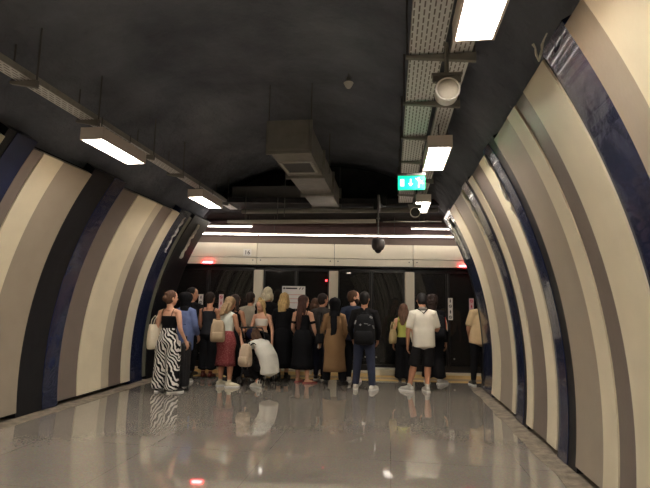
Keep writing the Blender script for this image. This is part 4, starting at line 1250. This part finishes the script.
# 14 grey top, leaning; and the head behind
F14 = Fig(1.68, female=False, lean=10, head_yaw=-30, heavy=1.08, arms={-1: dict(el=(-.04, .02, -.172), wr=(.01, .08, -.12)), 1: dict(el=(.03, .08, -.15), wr=(-.03, .12, -.05))})
r = person('man in dark grey top leaning forward between the black dress and the camel coat', (-1.38, 9.5), -14)
make_body(F14, r, 'mid'); garment_top(F14, r, 'sweatshirt', cloth('dark_grey_sweat', (70, 66, 64)), .47, .83, .022, 1.95, .014, loose=1.05); trousers(F14, r, cloth('dark_jeans', (40, 44, 58))); shoes(F14, r, blkshoe, rub); hair(F14, r, 'short', hb_dkbr)
F14b = Fig(1.58, head_yaw=20)
r = person('brown-haired person mostly hidden behind the man in the grey top', (-1.6, 10.15), 0)
make_body(F14b, r, 'mid'); garment_top(F14b, r, 'jumper', blk2, .47, .83, .018, 1.95, .012); trousers(F14b, r, cloth('dark_jeans', (40, 44, 58))); shoes(F14b, r, whsh, rub); hair(F14b, r, 'wavy', hb_br, .02)

# 15 camel coat
F15 = Fig(1.58, arms={-1: dict(el=(-.05, .01, -.17), wr=(.02, .08, -.12)), 1: dict(el=(.04, .01, -.172), wr=(-.03, .1, -.1))}, feet={-1: (-.14, .02, 0), 1: (.17, -.03, 0), 'yaw-1': 10, 'yaw1': -25})
r = person('woman in long camel coat and black headscarf with its tail down her back', (-1.04, 8.98), 4)
camel = cloth('camel_coat', (142, 112, 80), .07, 5)
make_body(F15, r, 'light'); garment_top(F15, r, 'coat_upper', camel, .47, .832, .014, 1.85, .014, loose=1.04)
skirt(F15, r, camel, .64, .155, .09, .135, 'coat_skirt', k=5, amp=.04)
trousers(F15, r, blk, [(0, .058), (1, .05), (2, .048)], 1.97); shoes(F15, r, blkshoe, blackp); hijab(F15, r, blk, True)
bag('small black handbag hanging at the left side of the woman in the camel coat', (-1.3, 8.9, .74), math.radians(60), blk2, .22, .18, .08, .4, sm=blkshoe)

# 16 bearded man
F16 = Fig(1.73, female=False, head_yaw=-62, arms={1: dict(el=(.03, .03, -.17), wr=(-.03, .1, -.08))})
r = person('bearded man in profile wearing a navy shirt, behind the backpacker', (-.72, 9.35), -10)
make_body(F16, r, 'light'); garment_top(F16, r, 'shirt', cloth('navy_shirt', (50, 58, 76), .1), .46, .83, .02, 1.0, .016, loose=1.02); trousers(F16, r, blk); shoes(F16, r, whsh, rub); hair(F16, r, 'short', hb_br); beard(F16, r, hb_dkbr)

# 17 backpacker
F17 = Fig(1.69, female=False, head_yaw=-10, arms={1: dict(el=(.05, .01, -.172), wr=(-.02, .09, -.11)), -1: dict(el=(-.05, .01, -.172), wr=(.02, .09, -.11))}, feet={-1: (-.15, .02, 0), 1: (.15, -.06, 0), 'yaw-1': 5, 'yaw1': -22})
r = person('man in dark jacket and blue jeans with white trainers, black backpack on his back', (-.465, 8.62), -3)
make_body(F17, r, 'mid'); garment_top(F17, r, 'jacket', blk2, .46, .832, .014, 1.95, .012, loose=1.0)
trousers(F17, r, cloth('blue_jeans', (52, 57, 76), .12, 7), [(0, .06), (.5, .053), (1, .045), (1.6, .04), (2, .037)], 1.98); shoes(F17, r, whsh, rub); hair(F17, r, 'short', hb_black)
pk = mat('black_pack_cloth', (26, 26, 29), .75, .2, noise=(9, .15)); lightp = mat('reflective_grey', (150, 150, 150), .5)
t = backpack('large black backpack with light reflective marks on the man in blue jeans', (-.455, 8.43, .78), math.radians(-3), pk, .36, .52, .19)
for (x_, z, w_, h_, a) in ((-.15, .38, .02, .07, .3), (-.06, .34, .03, .03, .8), (.04, .36, .07, .012, .1), (.09, .34, .04, .012, -.3), (.16, .31, .02, .06, -.4), (.12, .47, .05, .03, .4)):
    bm = bmesh.new(); yy = -.118 if abs(x_) < .1 else -.09
    box(bm, (0, 0, 0), (w_, .012, h_), Matrix.Translation((x_, yy+.02, z)) @ Matrix.Rotation(a, 4, 'Y')); mesh_obj('reflective_mark', bm, lightp, t)

# 19 lime top
F19 = Fig(1.5, head_yaw=-10, arms={-1: dict(el=(-.045, -.01, -.172), wr=(.0, .06, -.14))})
r = person('woman with long brown hair in lime top and wide black trousers', (.25, 9.78), -4)
make_body(F19, r, 'light'); garment_top(F19, r, 'lime_top', cloth('lime_cloth', (172, 176, 92), .06), .56, .79, .014); straps(F19, r, cloth('lime_cloth', (172, 176, 92)), .016, (-.065, .065), .78)
trousers(F19, r, blk, wide, 2.02, .62); shoes(F19, r, blkshoe, blackp); hair(F19, r, 'long', hair_mat('hair_warm_brown', (104, 76, 60)), .13)
bag('cream shoulder bag beside the woman in the lime top', (.04, 9.7, .72), math.radians(70), mat('cream_leather', (186, 166, 122), .6, .3), .24, .27, .1, .15)

# 20 white tee man
F20 = Fig(1.69, female=False, head_yaw=8, head_pitch=24, side_lean=-2, arms={1: dict(el=(.055, .03, -.168), wr=(-.06, .125, .01)), -1: dict(el=(-.05, -.01, -.172), wr=(.0, .05, -.145))}, feet={-1: (-.25, .0, 0), 1: (.05, .0, 0), 'yaw-1': 55, 'yaw1': 12})
r = person('man in white T-shirt and black shorts with bare calves, head bent down', (.57, 8.67), 4)
make_body(F20, r, 'mid'); garment_top(F20, r, 'tee_shirt', cloth('white_cotton', (224, 218, 204), .05), .45, .828, .03, .82, .018, loose=1.0)
trousers(F20, r, blk2, [(0, .048), (.3, .056), (.6, .06), (1.15, .06)], 1.08, .58, 'shorts'); shoes(F20, r, gsh, rub); hair(F20, r, 'short', hb_black)
bm = bmesh.new(); tube(bm, [F20.T((-.05, .03, .83)), F20.T((-.045, -.035, .832)), F20.T((0, -.075, .79)), F20.T((.045, -.035, .832)), F20.T((.05, .03, .83))], .011, 8); mesh_obj('neck_strap', bm, blk, r)
bm = bmesh.new(); loft(bm, [F20.T((0, -.012, .822)), F20.T((0, -.012, .848))], [.052*1.69, .043*1.69], [.046*1.69, .04*1.69], 18); fuse('collar', bm, cloth('grey_collar', (120, 116, 110)), .009, r)

# 21 curly person
F21 = Fig(1.69, female=False, head_yaw=-5, feet={-1: (-.1, 0, 0), 1: (.13, -.03, 0), 'yaw-1': 10, 'yaw1': -50})
r = person('person with curly brown hair in black, behind the man in the white T-shirt', (.8, 9.62), 0)
make_body(F21, r, 'mid'); garment_top(F21, r, 'jacket', blk, .46, .83, .02, 1.95, .014, loose=1.03); trousers(F21, r, blk, wide, 1.9); shoes(F21, r, gsh, rub); hair(F21, r, 'curly', hb_curl)
t = backpack('dark backpack with a red and pale striped edge on the curly-haired person', (.88, 9.44, .84), math.radians(0), pk, .3, .46, .16)
for i, (c, nm) in enumerate((((196, 64, 60), 'red_piping'), ((226, 170, 90), 'amber_piping'), ((224, 216, 204), 'pale_piping'))):
    bm = bmesh.new(); loft(bm, [(.135+.008*i, -.06, .42-.03*i), (.15+.009*i, -.055, .3), (.152+.01*i, -.05, .2-.02*i)], [.006]*3, n=6); mesh_obj('stripe', bm, mat(nm, c, .6), t)

# 22 beige shirt at right
F22 = Fig(1.7, female=False, side_lean=7, arms={-1: dict(el=(-.055, .0, -.17), wr=(.03, .08, -.13))}, feet={-1: (-.14, -.04, 0), 1: (.08, .1, 0), 'yaw-1': 12, 'yaw1': -10})
r = person('person in beige short-sleeved shirt half hidden by the right wall end', (1.68, 9.62), 0)
make_body(F22, r, 'mid'); garment_top(F22, r, 'shirt', cloth('beige_shirt', (210, 184, 144), .06), .45, .83, .026, .85, .028, loose=1.05); trousers(F22, r, blk); shoes(F22, r, blkshoe, rub); hair(F22, r, 'short', hb_black)


# ------------------------------------------------------------------ world and view
w = bpy.data.worlds.new('world'); SC.world = w; w.use_nodes = True
w.node_tree.nodes['Background'].inputs['Color'].default_value = (.02, .02, .02, 1)
w.node_tree.nodes['Background'].inputs['Strength'].default_value = .2
SC.view_settings.view_transform = 'Standard'; SC.view_settings.look = 'None'
SC.view_settings.gamma = 1; SC.view_settings.use_curve_mapping = False
SC.view_settings.exposure = 1.08
